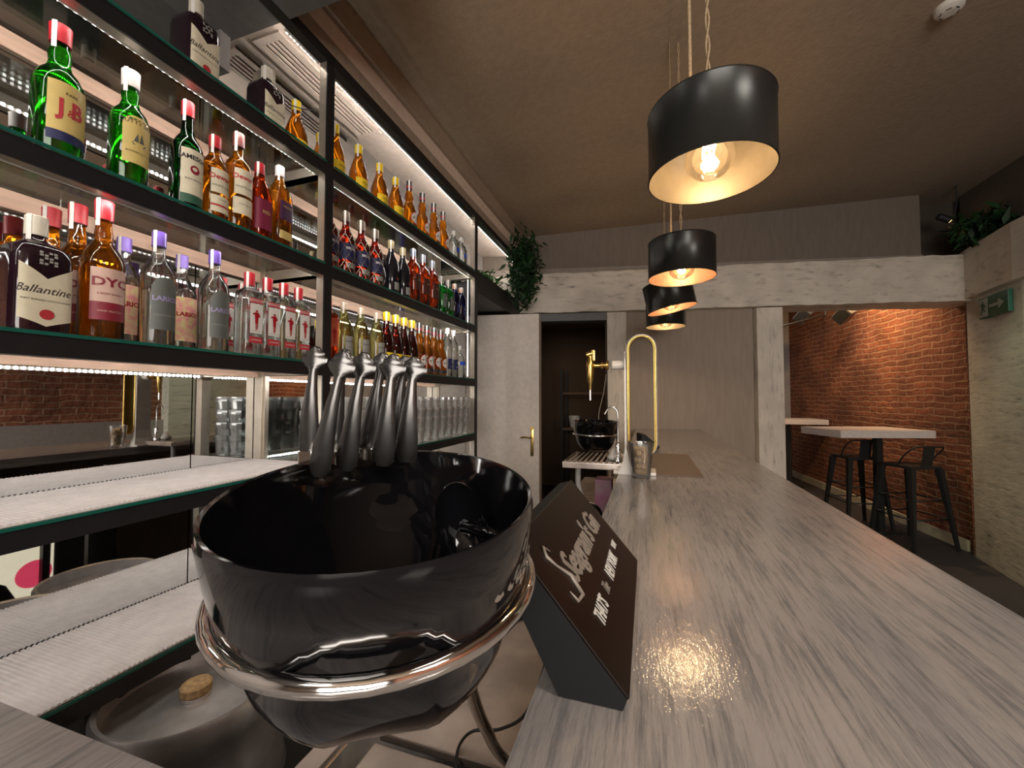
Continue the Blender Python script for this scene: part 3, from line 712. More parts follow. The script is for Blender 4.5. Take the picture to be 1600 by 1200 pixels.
K['clr'] = kind('small_clear_bottle', [(0, .030), (.003, .040), (.010, .043), (.140, .043), (.165, .036), (.185, .018), (.205, .0145), (.222, .014)], CLEARB, cap(.210, .238, .0155), CLEARCAP, [(.080, .115, 34, BLUEP)], [])

ORD = ['first', 'second', 'third', 'fourth', 'fifth', 'sixth']
SH = {1: 'top shelf', 2: 'second shelf', 3: 'third shelf'}
cache = {}
def put(key, items, shelf, desc, group=None, x=-1.29):
    """items: list of (y, x?) placements; desc: wording with {o} for the ordinal"""
    z = ZS[shelf-1]+.0006
    for i, it in enumerate(items):
        y, xx = it if isinstance(it, tuple) else (it, x)
        lab = desc.format(o=ORD[i], n=len(items))
        if key in cache:
            t = copy_tree(cache[key]); t.location = (xx, y, z)
            for q in ('label', 'group'):
                if q in t: del t[q]
            t['label'] = lab
        else:
            t = build(K[key], (xx, y, z), lab, None); cache[key] = t
        t.rotation_euler = (0, 0, R(random.uniform(-5, 5)) if key not in ('beef', 'square') else R(random.uniform(-2, 2)))
        if group: t['group'] = group
# third shelf from the top, left bay
put('square', [(.375, -1.30)], 3, 'dark square whisky bottle cut by the left picture edge, cream vee label', 'square dark whisky bottles')
put('square', [(.522, -1.285)], 3, 'dark square whisky bottle with cream vee label and red seal, left of amber bottle', 'square dark whisky bottles')
put('dyc', [(.640, -1.285)], 3, 'amber whisky bottle with salmon and maroon label, red cap, front row', 'amber whisky bottles')
put('dyc', [(.622, -1.465), (.632, -1.375)], 3, 'red capped amber whisky bottle behind the front one, {o} from the left', 'amber whisky bottles')
put('larios', [(.765, -1.29), (.920, -1.29)], 3, 'clear gin bottle with grey arched label and dark purple cap, {o} of two', 'clear gin bottles with grey labels')
put('larpink', [(.760, -1.43), (.915, -1.43)], 3, 'clear gin bottle with yellow and pink print behind the front row, {o} of two', 'pink print gin bottles')
put('beef', [1.040, 1.110, 1.180, 1.248], 3, 'square clear gin bottle with small red figure, front row, {o} of four from the left', 'square gin bottles')
put('beef', [(1.055, -1.44), (1.135, -1.44), (1.215, -1.44)], 3, 'square clear gin bottle in the back row before the mirror, {o} from the left', 'square gin bottles')
# third shelf, right bay
put('orange', [1.405], 3, 'orange square gin bottle just right of the middle post', None)
put('elder', [1.502, 1.616, 1.737], 3, 'pale yellow gin bottle with grey label, {o} of three', 'pale gin bottles')
put('ylow', [1.816, 1.897, 1.978, 2.059], 3, 'brown bottle with yellow cap and yellow label, {o} of four', 'brown yellow capped bottles')
put('licor', [2.143, 2.231, 2.319, 2.409], 3, 'golden liqueur bottle with round white label on the third shelf, {o} of four', 'golden liqueur bottles, third shelf')
put('vodka', [2.500, 2.590], 3, 'tall clear vodka bottle with navy label, {o} of two', 'tall vodka bottles')
put('abs', [2.690], 3, 'short round clear vodka bottle with blue print at the shelf end', None)
# second shelf, left bay
put('jb', [.551], 2, 'bright green whisky bottle with yellow label and red cap', None)
put('cutty', [.688], 2, 'yellow green scotch bottle with arched golden label and white cap', None)
put('jam', [.830], 2, 'dark green whiskey bottle with cream label and red cap', None)
put('dew', [.912], 2, 'whisky bottle with cream label and red cap left of the tall scotch bottle', None)
put('dewt', [.990], 2, 'tall amber scotch bottle with cream label and brown cap', None)
put('redw', [1.069], 2, 'amber bottle with dark red label between scotch and square bottle', None)
put('jw', [1.152], 2, 'square amber whisky bottle with aubergine label and clear cap', None)
put('brug', [(1.235, -1.40)], 2, 'wire netted rum bottle left of the middle post', 'netted rum bottles')
# second shelf, right bay
put('brug', [1.400, 1.505, 1.610, 1.715], 2, 'wire netted rum bottle right of the middle post, {o} of four', 'netted rum bottles')
put('blk', [1.850, 1.960], 2, 'black rum bottle with gold neck, {o} of two', 'black rum bottles')
put('amt', [2.068, 2.175, 2.290], 2, 'tall dark amber rum bottle, {o} of three', 'tall amber rum bottles')
put('tang', [2.410, 2.510], 2, 'emerald green gin bottle, {o} of two', 'emerald gin bottles')
put('blu', [2.610, 2.715], 2, 'dark blue gin bottle near the last post, {o} of two', 'blue gin bottles')
# top shelf
put('square', [(.845, -1.29)], 1, 'dark square whisky bottle on the top shelf, the nearer one', 'square dark whisky bottles')
put('square', [(1.105, -1.31)], 1, 'dark square whisky bottle on the top shelf, beside the middle post', 'square dark whisky bottles')
put('honey', [(1.203, -1.41), (1.264, -1.335)], 1, 'honey rum bottle with yellow cap left of the middle post, {o} of two', 'yellow capped honey rum bottles')
put('honey', [(1.43, -1.29), (1.585, -1.29), (1.745, -1.29), (1.885, -1.29)], 1, 'honey rum bottle with yellow cap in the right bay, front row, {o} of four', 'yellow capped honey rum bottles')
put('honey', [(1.46, -1.40)], 1, 'honey rum bottle half hidden behind the first one right of the post', 'yellow capped honey rum bottles')
put('licor', [2.020, 2.165, 2.305, 2.430], 1, 'golden liqueur bottle with round white label on the top shelf, {o} of four', 'golden liqueur bottles, top shelf')
put('clr', [2.590, 2.715], 1, 'small clear bottle at the end of the top shelf, {o} of two', 'small clear bottles')

# ---------------------------------------------------------------- stacked tumblers on the fourth shelf
bm = lathe(B(), [(0, .030), (.002, .0335), (.018, .0335), (.020, .0322), (.062, .0372), (.064, .0392), (.070, .0400), (.086, .0405), (.087, .0395), (.0865, .0378), (.012, .0300), (.010, .020), (.013, .001)], 12, cap1=False)
TM = None
lev = ['bottom', 'second from the bottom', 'third from the bottom', 'topmost']
num = ['1st', '2nd', '3rd'] + [f'{i}th' for i in range(4, 20)]
for r_, xr in enumerate((-1.262, -1.352)):
    for c in range(16):
        y = 1.378+.0895*c
        if y > 2.74: continue
        for l in range(4):
            loc = (xr+random.uniform(-.003, .003), y+random.uniform(-.002, .002), ZS[3]+.001+.0575*l)
            if TM is None:
                o = obj('tumbler', bm, TUMB, None, True, 25); TM = o
            else:
                o = TM.copy(); COL.objects.link(o)
            o.location = loc
            rr = 'front row' if r_ == 0 else 'second row'
            tag(o, f'clear tumbler, {lev[l]} of the {num[c]} stack from the middle post, {rr}', 'glass', 'stacked tumblers')

# ---------------------------------------------------------------- ice tubs
def tub_sections(scale=1.0):
    # z, a (long), b (short)
    return [(0, .040, .034), (.001, .055, .048), (.004, .070, .061), (.010, .084, .072), (.020, .099, .082), (.034, .114, .091), (.050, .127, .098), (.066, .136, .103), (.088, .1465, .1085), (.092, .152, .112), (.100, .1555, .1135), (.130, .173, .1165), (.160, .1950, .1155), (.165, .1965, .116)]
def tub(name, loc, rz, label, group):
    t = empty(name, loc, rz, label, 'ice bucket', group)
    bm = B(); n = 64
    def ring(z, a, b, e=2.03, off=0, notch=True):
        out = []
        for i in range(n):
            th = 2*PI*i/n; c, s = math.cos(th), math.sin(th); k = (abs(c)**e+abs(s)**e)**(-1/e)
            r_ = 1.0
            if notch and z < .13:                                         # finger recesses at the two ends
                for th0 in (PI, 0):
                    dth = abs((th-th0+PI) % (2*PI)-PI); w_ = max(0, 1-(dth/.42)**2)
                    r_ -= .10*w_*min(1, (.13-z)/.03)
            out.append(Vector(((a-off)*k*c*r_, (b-off)*k*s*r_, z)))
        return out
    P = tub_sections()
    rings = [ring(z, a, b) for z, a, b in P[:-1]]
    extra = []
    for r0, r1, (za, aa, ba), (zb_, ab, bb) in zip(rings, rings[1:], P, P[1:]):
        extra.append(r0)
        if zb_ - za > .03:
            f = .5; extra.append(ring(za+(zb_-za)*f, aa+(ab-aa)*f, ba+(bb-ba)*f))
    extra.append(rings[-1])
    inner = [ring(z, a, b, off=.005, notch=False) for z, a, b in P[::-1]]
    lip = [ring(.166, .1950, .1145, notch=False), ring(.165, .192, .112, notch=False)]
    inner = [ring(.158, .189, .1105, notch=False), ring(.10, .147, .100, notch=False), ring(.066, .115, .085, notch=False), ring(.03, .085, .065, notch=False), ring(.012, .05, .04, notch=False)]
    loft(bm, extra+lip+inner)
    obj('bowl', bm, GLOSSB, t, True, 40)
    # chrome ring carrying the bowl
    bm = B(); tube(bm, [(.1545*math.cos(a_), .1175*math.sin(a_), .096) for a_ in [2*PI*i/48 for i in range(48)]], .0055, 10, True)
    obj('carrying_ring', bm, CHROME, t, True)
    return t
t1 = tub('ice_bucket', (-.212, .303, 1.165), R(122), 'large glossy black oval ice tub with tongs, in the foreground', 'black oval ice tubs')
tw = t1.matrix_basis.inverted()
# inner scoop pocket, a small oval cup held off the side wall
vd = (Vector((0, 0, 1.4))-Vector((-.158, .337, 1.290))).normalized()
sd = vd.cross(Vector((0, 0, 1))).normalized(); up_ = sd.cross(vd).normalized()
Mi = tw @ frame((-.158, .337, 1.286), (-sd*.97+up_*.22), (up_*.97+sd*.22))
bm = B(); n = 40; rings = []
for r_, z_ in ((1.0, 0), (1.03, -.002), (1.0, -.004), (.8, -.011), (.45, -.016), (.1, -.018)):
    rings.append([Mi @ Vector((.0225*r_*math.cos(2*PI*i/n), .0385*r_*math.sin(2*PI*i/n), z_)) for i in range(n)])
inn = [[Mi @ Vector((.0225*r_*math.cos(2*PI*i/n), .0385*r_*math.sin(2*PI*i/n), z_)) for i in range(n)] for r_, z_ in ((.1, -.0155), (.45, -.0135), (.78, -.009), (.95, -.002), (1.0, 0))]
loft(bm, rings, cap0=False); loft(bm, inn, cap1=False)
obj('inner_cup', bm, GLOSSB, t1, True)
bm = tube(B(), [Mi @ Vector((.0, 0, -.016)), tw @ Vector((-.118, .352, 1.275))], .006, 8); obj('cup_bracket', bm, GLOSSB, t1, True)
# printed name on the bowl flank
tb = text_bm("Seagram's", .032, shear=.3, bold=.0006, thick=0, align='LEFT', sx=.9)
for v in tb.verts:
    th = R(-146)+v.co.x/.135; z = .128+v.co.y; f = (z-.100)/.06; a_ = .1555+.033*f+.0012; b_ = .1135+.0045*f+.0012
    v.co = (a_*math.cos(th), b_*math.sin(th), z)
obj('lettering', tb, SILVER, t1)
# support leg
leg = smooth([at(815, 963, .47), at(792, 971, .42), at(765, 981, .335), at(748, 994, .29), at(733, 1040, .30), at(738, 1085, .335), at(760, 1140, .39), at(797, 1195, .45), (-.07, .50, .90), (-.07, .50, .853)], 6)
obj('support_leg', tube(B(), [tw @ Vector(p) for p in leg], .0055, 10), CHROME, t1, True)
bm = B(); lathe(bm, [(0, .03), (.006, .03), (.010, .012)], 20, M=tw @ Matrix.Translation((-.07, .50, .843)))
obj('foot_plate', bm, CHROME, t1, True, 40)
t2 = tub('ice_bucket', (-.275, 2.30, 1.108), R(110), 'black oval ice tub behind the drip tray at the far end', 'black oval ice tubs')
bm = tube(B(), [(.0, -.118, .09), (.0, -.125, .05), (0, -.10, -.1), (0, -.08, -.250)], .007, 8); box(bm, -.05, .05, -.12, -.02, -.2575, -.248)
obj('support_leg', bm, CHROME, t2, True, 40)

# ---------------------------------------------------------------- ice tongs hung on the tub rim
def blade(P0, P1, face, w0=.013, w1=.0065):
    """blade from lower end P0 to head P1, width vector perpendicular to view 'face'"""
    ax = (P1-P0); L = ax.length; ax.normalize(); side = ax.cross(face).normalized(); nrm = side.cross(ax).normalized()
    pr = [(0, .55), (.05, .95), (.12, 1.0), (.22, .98), (.35, .84), (.5, .68), (.66, .50), (.77, .42), (.79, .46), (.825, .95), (.86, 1.22), (.89, 1.25), (.905, 1.10), (.915, .88), (.93, .92), (.945, .90), (.958, .62), (.975, .50), (.99, .40), (1.0, .14)]
    bm = B(); rows = []
    for f, w_ in pr:
        hw = w0*w_; bow = .004*math.sin(f*PI)
        c = P0+ax*L*f+nrm*bow; th = .0011
        ed = .35 if f > .8 else .6
        row = []
        for x, d_ in ((-1, 0), (-.8, ed), (-.3, 1.1), (.3, 1.1), (.8, ed), (1, 0)): row.append(c+side*hw*x+nrm*(th*d_*2.2))
        for x, d_ in ((1, 0), (.8, ed), (.3, 1.1), (-.3, 1.1), (-.8, ed), (-1, 0)): row.append(c+side*hw*x*.98+nrm*(th*d_*2.2-.0012))
        rows.append(row)
    loft(bm, rows); return bm
TONG = mat('brushed_steel_tongs', (.11, .107, .104), .25, .9, var=.1)
tl = ['leftmost', 'second from left', 'third from left', 'rightmost']
fv = Vector((.31, -.95, 0))
tg = [((497, 745), (540, 548), (482, 712), (494, 541), .420), ((540, 735), (571, 550), (519, 712), (540, 545), .445), ((598, 728), (616, 553), (574, 706), (600, 551), .475), ((634, 722), (648, 557), (609, 703), (635, 556), .500)]
for i, (a_, b_, c_, d_, dp) in enumerate(tg):
    base = at(c_[0], c_[1], dp)
    t = empty('ice_tongs', base, 0, f'steel ice tongs with leaf shaped claws, clipped on tub rim, {tl[i]} of four', 'ice tongs', 'ice tongs on the black tub')
    ti = Matrix.Translation(-base)
    for (q0, q1, dd) in ((a_, b_, dp-.012), (c_, d_, dp+.016)):
        bm = blade(at(*q0, dd), at(*q1, dd), fv, .0118*dp/.45)
        place(bm, ti); obj('blade', bm, TONG, t, True, 60)
    bm = B(); h = at(c_[0]+3, c_[1]+2, dp+.004)
    box(bm, -.007, .007, -.012, .010, -.007, .007, .001, Matrix.Translation(h-base) @ Matrix.Rotation(YAW, 4, 'Z'))
    obj('spring_hinge', bm, CHROME, t)

# ---------------------------------------------------------------- display sign wedge on the bar
sg = empty('display_sign', (-.088, .41, 1.1005), 0, 'black wedge shaped display sign standing on the bar beside the ice tub', 'sign')
prof = [(-.037, 1.101), (-.033, 1.112), (-.150, 1.246), (-.170, 1.240), (-.140, 1.176), (-.100, 1.101)]
bm = B(); rows = []
for y in (.405, .755): rows.append([Vector((x+.10, y-.40, z-1.1005)) for x, z in prof])
loft(bm, rows)
obj('wedge_body', bm, MATTB, sg)
u = Vector((0, 1, 0)); v = Vector((-.117, 0, .134)).normalized()
O = Vector((-.033+.10, .005, 1.112-1.1005))
Mf = frame(O, u, v)
fl = Vector((-.117, 0, .134)).length
obj('face_plate', box(B(), .0, .350, .0, fl, .0002, .003, .0008, Mf), SIGNF, sg)
tb = text_bm("Seagram's Gin", .052, shear=.25, bold=.0012, thick=.0006, sx=.78)
place(tb, Mf @ Matrix.Translation((.185, .108, .0038))); obj('script_lettering', tb, SILVER, sg)
# flourish of the first letter
bm = tube(B(), [Mf @ Vector((x, y, .004)) for x, y in [(.062, .14), (.052, .15), (.045, .14), (.052, .125), (.068, .105), (.060, .082), (.040, .085), (.038, .098)]], [.0008, .002, .0022, .0014, .0028, .003, .002, .0008], 6)
obj('flourish', bm, SILVER, sg, True)
tb = text_bm("THAT'S", .026, bold=.0004, thick=.0004, sx=.60); place(tb, Mf @ Matrix.Translation((.080, .052, .0038))); obj('lettering', tb, PLASTICW, sg)
tb = text_bm("The", .022, shear=.5, thick=.0004, sx=.65); place(tb, Mf @ Matrix.Translation((.137, .053, .0038))); obj('lettering', tb, SILVER, sg)
tb = text_bm("NEW YORK", .026, bold=.0004, thick=.0004, sx=.60); place(tb, Mf @ Matrix.Translation((.216, .052, .0038))); obj('lettering', tb, PLASTICW, sg)
tb = text_bm("WAY", .016, thick=.0004, sx=.7); place(tb, Mf @ Matrix.Translation((.293, .056, .0038))); obj('lettering', tb, PLASTICW, sg)
# power cable of the sign
tag(obj('power_cable', tube(B(), smooth([(-.115, .52, 1.10), (-.16, .56, .97), (-.215, .60, .90), (-.27, .62, .868), (-.285, .60, .856), (-.27, .56, .855), (-.245, .53, .856), (-.20, .525, .856), (-.12, .55, .856), (-.04, .6, .856)], 8), .0025, 6), BLKP), 'thin black power cable looping over the steel worktop', 'cable')

# ---------------------------------------------------------------- kegs
def keg(loc, label, capm=True, h=.62, r=.20):
    t = empty('beer_keg', loc, 0, label, 'keg', 'steel beer kegs')
    k = [(0, r-.012), (.008, r-.003), (.05, r-.002), (.07, r-.012), (.12, r-.008), (.16, r), (.175, r+.005), (.19, r), (.40, r), (.415, r+.005), (.43, r), (h-.13, r-.008), (h-.09, r-.014), (h-.07, r-.008)]
    k2 = [(h-.012, r-.004), (h, r-.010), (h-.004, r-.020), (h-.045, r-.020), (h-.050, .12), (h-.038, .05), (h-.038, 0.001)]
    obj('shell', lathe(B(), k+k2, 48), KEGM, t, True, 35)
    bm = lathe(B(), [(h-.045, .034), (h-.030, .034), (h-.026, .028), (h-.032, .020), (h-.032, .001)], 24)
    obj('valve_neck', bm, KEGM, t, True, 35)
    if capm:
        bm = lathe(B(), [(h-.030, .031), (h-.026, .034), (h-.008, .034), (h-.004, .030), (h-.004, .001)], 24)
        o = obj('cork_cap', bm, CORK, t, True, 35); o['label'] = 'tan round cap over the valve'
    bm = B(); pts = [(math.cos(a_)*(r-.025), math.sin(a_)*(r-.025), h-.02) for a_ in [R(150+8*i) for i in range(8)]]
    tube(bm, pts, .008, 8); obj('grip_rim', bm, BLKP, t, True)
    return t
keg((-1.10, .765, .002), 'steel beer keg with tan cap, partly under the lowest shelf', h=.678)
k2 = keg((-.83, 1.16, .012), 'steel beer keg standing in the aisle behind the ice tub', False)
keg((-.86, 2.0, .012), 'steel beer keg farther down the aisle', False)

# ---------------------------------------------------------------- white labelled bottle in the rail
t = empty('plastic_bottle', (-.54, .66, .513), 0, 'white plastic bottle standing in the rail beside the keg', 'bottle')
obj('bottle_body', lathe(B(), std(.27, .036)), PLASTICW, t, True, 40); obj('screw_cap', lathe(B(), cap(.262, .29, .016)), BLKP, t, True, 40)

# ---------------------------------------------------------------- tower, tray, cup, mat, faucet
tw_ = empty('beer_tower', (-.02, 1.73, 1.1005), 0, 'white beer tower with gold edged loop and brass tap', 'beer tap')
bm = B(); hw = .050; H0, H1 = .075, .545; D = .040
path = []
for i in range(13): a_ = PI-PI*i/12; path.append((hw*math.cos(a_), H1-hw+hw*math.sin(a_)))
for i in range(13): a_ = -PI*i/12; path.append((hw*math.cos(a_), H0+hw+hw*math.sin(a_)))
def band(bm, path, r0, r1, y0, y1):
    cx = 0; rows = []; n = len(path)
    for i, (x, z) in enumerate(path):
        p, q = path[i-1], path[(i+1) % n]; tx, tz = q[0]-p[0], q[1]-p[1]; l = math.hypot(tx, tz); nx_, nz_ = -tz/l, tx/l
        rows.append([Vector((x+nx_*r0, y0, z+nz_*r0)), Vector((x+nx_*r1, y0, z+nz_*r1)), Vector((x+nx_*r1, y1, z+nz_*r1)), Vector((x+nx_*r0, y1, z+nz_*r0))])
    V = [[bm.verts.new(p) for p in r_] for r_ in rows]
    for j in range(n):
        a2, b2 = V[j], V[(j+1) % n]
        for k in range(4): bm.faces.new((a2[k], a2[(k+1) % 4], b2[(k+1) % 4], b2[k]))
    return bm
obj('loop_band', band(bm, path, .0, .007, -D, D), WHITEP, tw_, False)
obj('gold_lining', band(B(), path, -.004, .0, -D, D), mat('dark_brass', (.30, .21, .06), .3, 1), tw_, False)
bm = tube(B(), [(x*1.04, -D-.001, z) for x, z in path], .004, 8, True); tube(bm, [(x*1.04, D+.001, z) for x, z in path], .004, 8, True)
obj('gold_edge', bm, BRASS, tw_, True)
bm = B(); loft(bm, [[Vector((x, y, z)) for x, y in ((-.066-g*1.5, -D*1.0-g), (-.0585+g*2.2, -D*1.0-g), (-.0585+g*2.2, D+g), (-.066-g*1.5, D+g))] for z, g in ((0, .016), (.02, .014), (.05, .004), (.10, 0), (.40, 0), (.455, -.001), (.485, -.003))])
obj('column', bm, WHITEP, tw_)
obj('base_plate', bx(-.11, .05, -.055, .055, 0, .012, .003), WHITEP, tw_)
bm = B(); lathe(bm, [(0, .019), (.05, .0185)], 20, M=Matrix.Translation((-.064, 0, .435)) @ Matrix.Rotation(-PI/2, 4, 'Y'))
obj('spout_boss', bm, WHITEP, tw_, True, 40)
bm = B()
lathe(bm, [(0, .020), (.008, .020), (.009, .010), (.02, .010), (.022, .014), (.03, .014), (.032, .008), (.055, .008), (.06, .011)], 20, M=Matrix.Translation((-.13, 0, .435)) @ Matrix.Rotation(-PI/2, 4, 'Y'))
lathe(bm, [(.33, .004), (.355, .006), (.375, .012), (.40, .014), (.43, .016), (.455, .015), (.465, .009), (.475, .009)], 20, cx=-.205)
lathe(bm, [(0, .009), (.02, .012), (.026, .012)], 16, M=Matrix.Translation((-.195, 0, .488)) @ Matrix.Rotation(-PI/2-.3, 4, 'Y'))
box(bm, -.20, -.185, -.006, .006, .455, .50, .002)
obj('brass_tap', bm, BRASS, tw_, True, 40)
obj('spout_tube', lathe(B(), [(.290, .004), (.333, .0045)], 12, cx=-.205), CHROME, tw_, True, 40)
# drip tray
tr = empty('drip_tray', (-.225, 1.90, 1.10), 0, 'stainless drip tray beside the beer tower, over the aisle', 'tray')
bm = bx(-.12, .135, -.17, .17, .005, .030, .003); obj('tray_box', bm, STEEL, tr)
bm = B()
for i in range(11): box(bm, -.11+.0222*i, -.10+.0222*i, -.15, .15, .030, .034)
obj('drip_grid', bm, CHROME, tr)
bm = tube(B(), smooth([(-.06, -.12, .005), (-.06, -.12, -.08), (-.03, -.13, -.15), (.02, -.15, -.2), (.08, -.17, -.25)]), .012, 10); obj('drain_hose', bm, mat('grey_hose', (.32, .31, .29), .4), tr, True)
# brace keeps the tray off the counter edge
obj('bracket', bx(.09, .135, -.10, .10, .0005, .006), STEEL, tr)
# glass rinser tap (thin curved spout) with branded handle column
t = empty('water_spout', (-.118, 1.785, 1.135), 0, 'thin curved chrome water spout rising from the drip tray', 'spout')
bm = tube(B(), smooth([(0, 0, 0), (0, 0, .10), (0, 0, .19), (-.006, 0, .215), (-.025, 0, .228), (-.043, 0, .215), (-.055, 0, .195)], 6), .004, 8); obj('spout', bm, CHROME, t, True)
obj('collar', lathe(B(), [(0, .017), (.012, .017), (.02, .011), (.075, .011), (.08, .006)], 16), CHROME, t, True, 40)
tb = text_bm('Zarco', .026, thick=.0003, bold=.0005); place(tb, frame((.0, -.0125, .045), (0, 0, 1), (-1, 0, 0))); obj('lettering', tb, WHITE, t)
tag(obj('bar_cloth', lathe(B(), [(0, .030), (.012, .034), (.025, .024), (.045, .012), (.05, .003)], 14, cx=-.135, cy=1.83, M=Matrix.Translation((0, 0, 1.135))), PLASTICW, None, True), 'crumpled white cloth on the drip tray beside the spout', 'cloth')
# cup with corks
t = empty('cork_glass', (-.025, 1.630, 1.1005), 0, 'clear tapered glass holding wine corks on the bar', 'glass')
obj('glass_body', lathe(B(), [(0, .032), (.003, .0345), (.132, .047), (.133, .0455), (.131, .0445), (.014, .0325), (.012, .001)], 32), thinglass('cup_glass', (.95, .95, .93), .3, .03), t, True, 50)
def corkat(x, y, z, rx, rz_, i):
    bm = B(); lathe(bm, [(-.021, .0095), (-.020, .0105), (.020, .0105), (.021, .0095)], 14)
    o = tag(obj('wine_cork', bm, CORK, None, True, 40), 'tan wine cork inside the clear tapered glass', 'cork', 'wine corks in the glass')
    o.location = (-.025+x, 1.630+y, 1.1005+z); o.rotation_euler = (rx, 0, rz_)
cc = [(0, -.012, .0245, 90, 80), (0, .012, .0245, 90, 95), (-.010, 0, .046, 90, 10), (.012, .002, .046, 90, 0), (.0, -.015, .067, 90, 75), (.002, .014, .067, 90, 110), (-.012, -.002, .088, 70, 20), (.014, -.004, .087, 80, 170), (-.001, .0, .107, 90, 60)]
for i, (x, y, z, a_, b_) in enumerate(cc): corkat(x, y, z, R(a_), R(b_), i)
bm = bx(-.06, .200, 1.69, 2.34, 1.1005, 1.1045, .001)
tag(obj('bar_mat', bm, mat('brown_rubber_mat', (.135, .095, .075), .6, bump=.2, bscale=300)), 'flat brown bar mat lying on the counter behind the cork glass', 'mat')
# small dark tilted card behind tower
t = empty('card_holder', (.0, 2.62, 1.1005), R(15), 'small dark tilted menu holder behind the beer tower', 'menu holder')
bm = B(); loft(bm, [[Vector(p) for p in ((-.05, y, 0), (.05, y, 0), (.055, y, .012), (-.03, y, .085), (-.05, y, .085))] for y in (-.06, .06)]); obj('holder_body', bm, MATTB, t)
# sink faucet, box and cloths under the tray
t = empty('sink_faucet', (-.17, 1.50, .853), 0, 'curved chrome faucet below the drip tray at the worktop end', 'faucet')
bm = tube(B(), smooth([(0, .02, 0), (0, .02, .09), (0, .01, .14), (-.03, -.01, .165), (-.075, -.04, .155), (-.095, -.05, .12), (-.097, -.05, .09)], 6), .011, 10)
obj('faucet_neck', bm, CHROME, t, True); obj('faucet_base', lathe(B(), [(-.02, .02), (.02, .022), (.03, .012)], 16, cy=.02), CHROME, t, True, 40)
tag(obj('sink_counter', bx(-.42, .04, 1.36, 2.9, .80, .85, .004), STEEL), 'steel sink counter under the drip tray at the far end', 'sink counter')
tag(obj('carton', bx(-.235, -.16, 1.95, 2.05, .8505, 1.02, .003), mat('pale_pink_card', (.60, .48, .45), .6, col2=(.65, .22, .40), scale=9)), 'pale pink printed carton under the drip tray', 'carton')
bm = B(); loft(bm, [[Vector((x*s-.125, y*s+1.62, z)) for x, y in ((-.035, -.03), (.03, -.035), (.04, .03), (-.03, .04))] for z, s in ((.851, 1), (.90, .8), (.94, .9), (.96, .3))])
tag(obj('green_cloth', bm, mat('green_cloth', (.22, .42, .18), .8)), 'light green cloth heaped beside the chrome faucet', 'cloth')

# ---------------------------------------------------------------- pendant lamps
def pendant(x, y, zb, tilt, inside, label, first=False):
    t = empty('pendant_lamp', (x, y, zb), 0, label, 'pendant lamp', 'black drum pendant lamps over the bar')
    t.rotation_euler = (tilt[0], tilt[1], 0)
    r_, h = .149, .174
    bm = B(); lathe(bm, [(0, r_), (.003, r_+.002), (.006, r_), (h-.006, r_), (h-.003, r_+.002), (h, r_), (h, .12)], 64, cap0=False, cap1=False); obj('shade', bm, LAMPB, t, True, 40)
    bm = B(); lathe(bm, [(.001, r_-.0015), (h-.006, r_-.0015), (h-.006, .12)], 64, cap0=False, cap1=False); obj('shade_lining', bm, inside, t, True, 40)
    bm = B(); lathe(bm, [(h-.06, .020), (h-.01, .022), (h+.002, .022), (h+.02, .012)], 20); obj('socket', bm, BLKP, t, True, 40)
    bm = lathe(B(), [(-.004, .001), (-.001, .020), (.008, .038), (.026, .054), (.050, .060), (.074, .055), (.092, .042), (.106, .028), (.118, .019), (.135, .017)], 28, cap0=False, cap1=False)
    bm2 = obj('bulb', bm, thinglass('bulb_glass', (1.0, .86, .62), .25, .02), t, True)
    bm = tube(B(), smooth([(-.012, 0, .110), (-.016, 0, .050), (-.006, .010, .085), (.004, -.008, .048), (.014, .004, .085), (.016, 0, .110)], 5), .0018, 6)
    obj('filament', bm, mat('hot_filament', (1, .6, .3), .5, emit=(1, .70, .40), es=70), t, True)
    l = bpy.data.lights.new('pendant_light', 'POINT'); l.energy = PEND_W; l.color = (1, .78, .56); l.shadow_soft_size = .02
    lo = bpy.data.objects.new('pendant_light', l); COL.objects.link(lo); lo.parent = t; lo.location = (0, 0, .070)
    IR = t.rotation_euler.to_matrix().to_4x4().inverted()
    # side bracket knob, rod and twisted jute cord up to the ceiling
    bm = B(); lathe(bm, [(h-.005, .008), (h+.012, .014), (h+.022, .014)], 14, cx=-.085, cy=-.01); obj('knob', bm, BLKP, t, True, 40)
    H = zc(x)-zb
    H -= .012
    bm = tube(B(), [(-.125, 0, h-.004), (.125, 0, h-.004)], .005, 8); obj('crossbar', bm, BLKP, t, True)
    bm = B(); tube(bm, [IR @ Vector(p) for p in ((-.045, -.02, h), (-.045, -.02, h+.3), (-.040, -.02, H))], .0045, 8); y < 2.5 and obj('rod', bm, ROPE, t, True)
    for ph in (0, PI):
        pts = [(.004*math.cos(ph+z*45), .004*math.sin(ph+z*45), z) for z in [h+.01+(H-h-.01)*i/70 for i in range(71)]]
        obj('cord', tube(B(), [IR @ Vector(p) for p in pts], .0028, 6), ROPE, t, True)
pendant(.159, 1.137, 1.965, (0, R(0)), COPPER2, 'black drum pendant lamp nearest the camera, glowing globe bulb')
pendant(.161, 2.07, 1.965, (0, 0), COPPER, 'black drum pendant lamp, second along the bar, copper inside')
pendant(.158, 2.787, 1.965, (R(2), R(-11)), COPPER, 'black drum pendant lamp hanging tilted, third along the bar')
pendant(.146, 3.46, 1.965, (0, 0), COPPER2, 'black drum pendant lamp farthest from the camera')

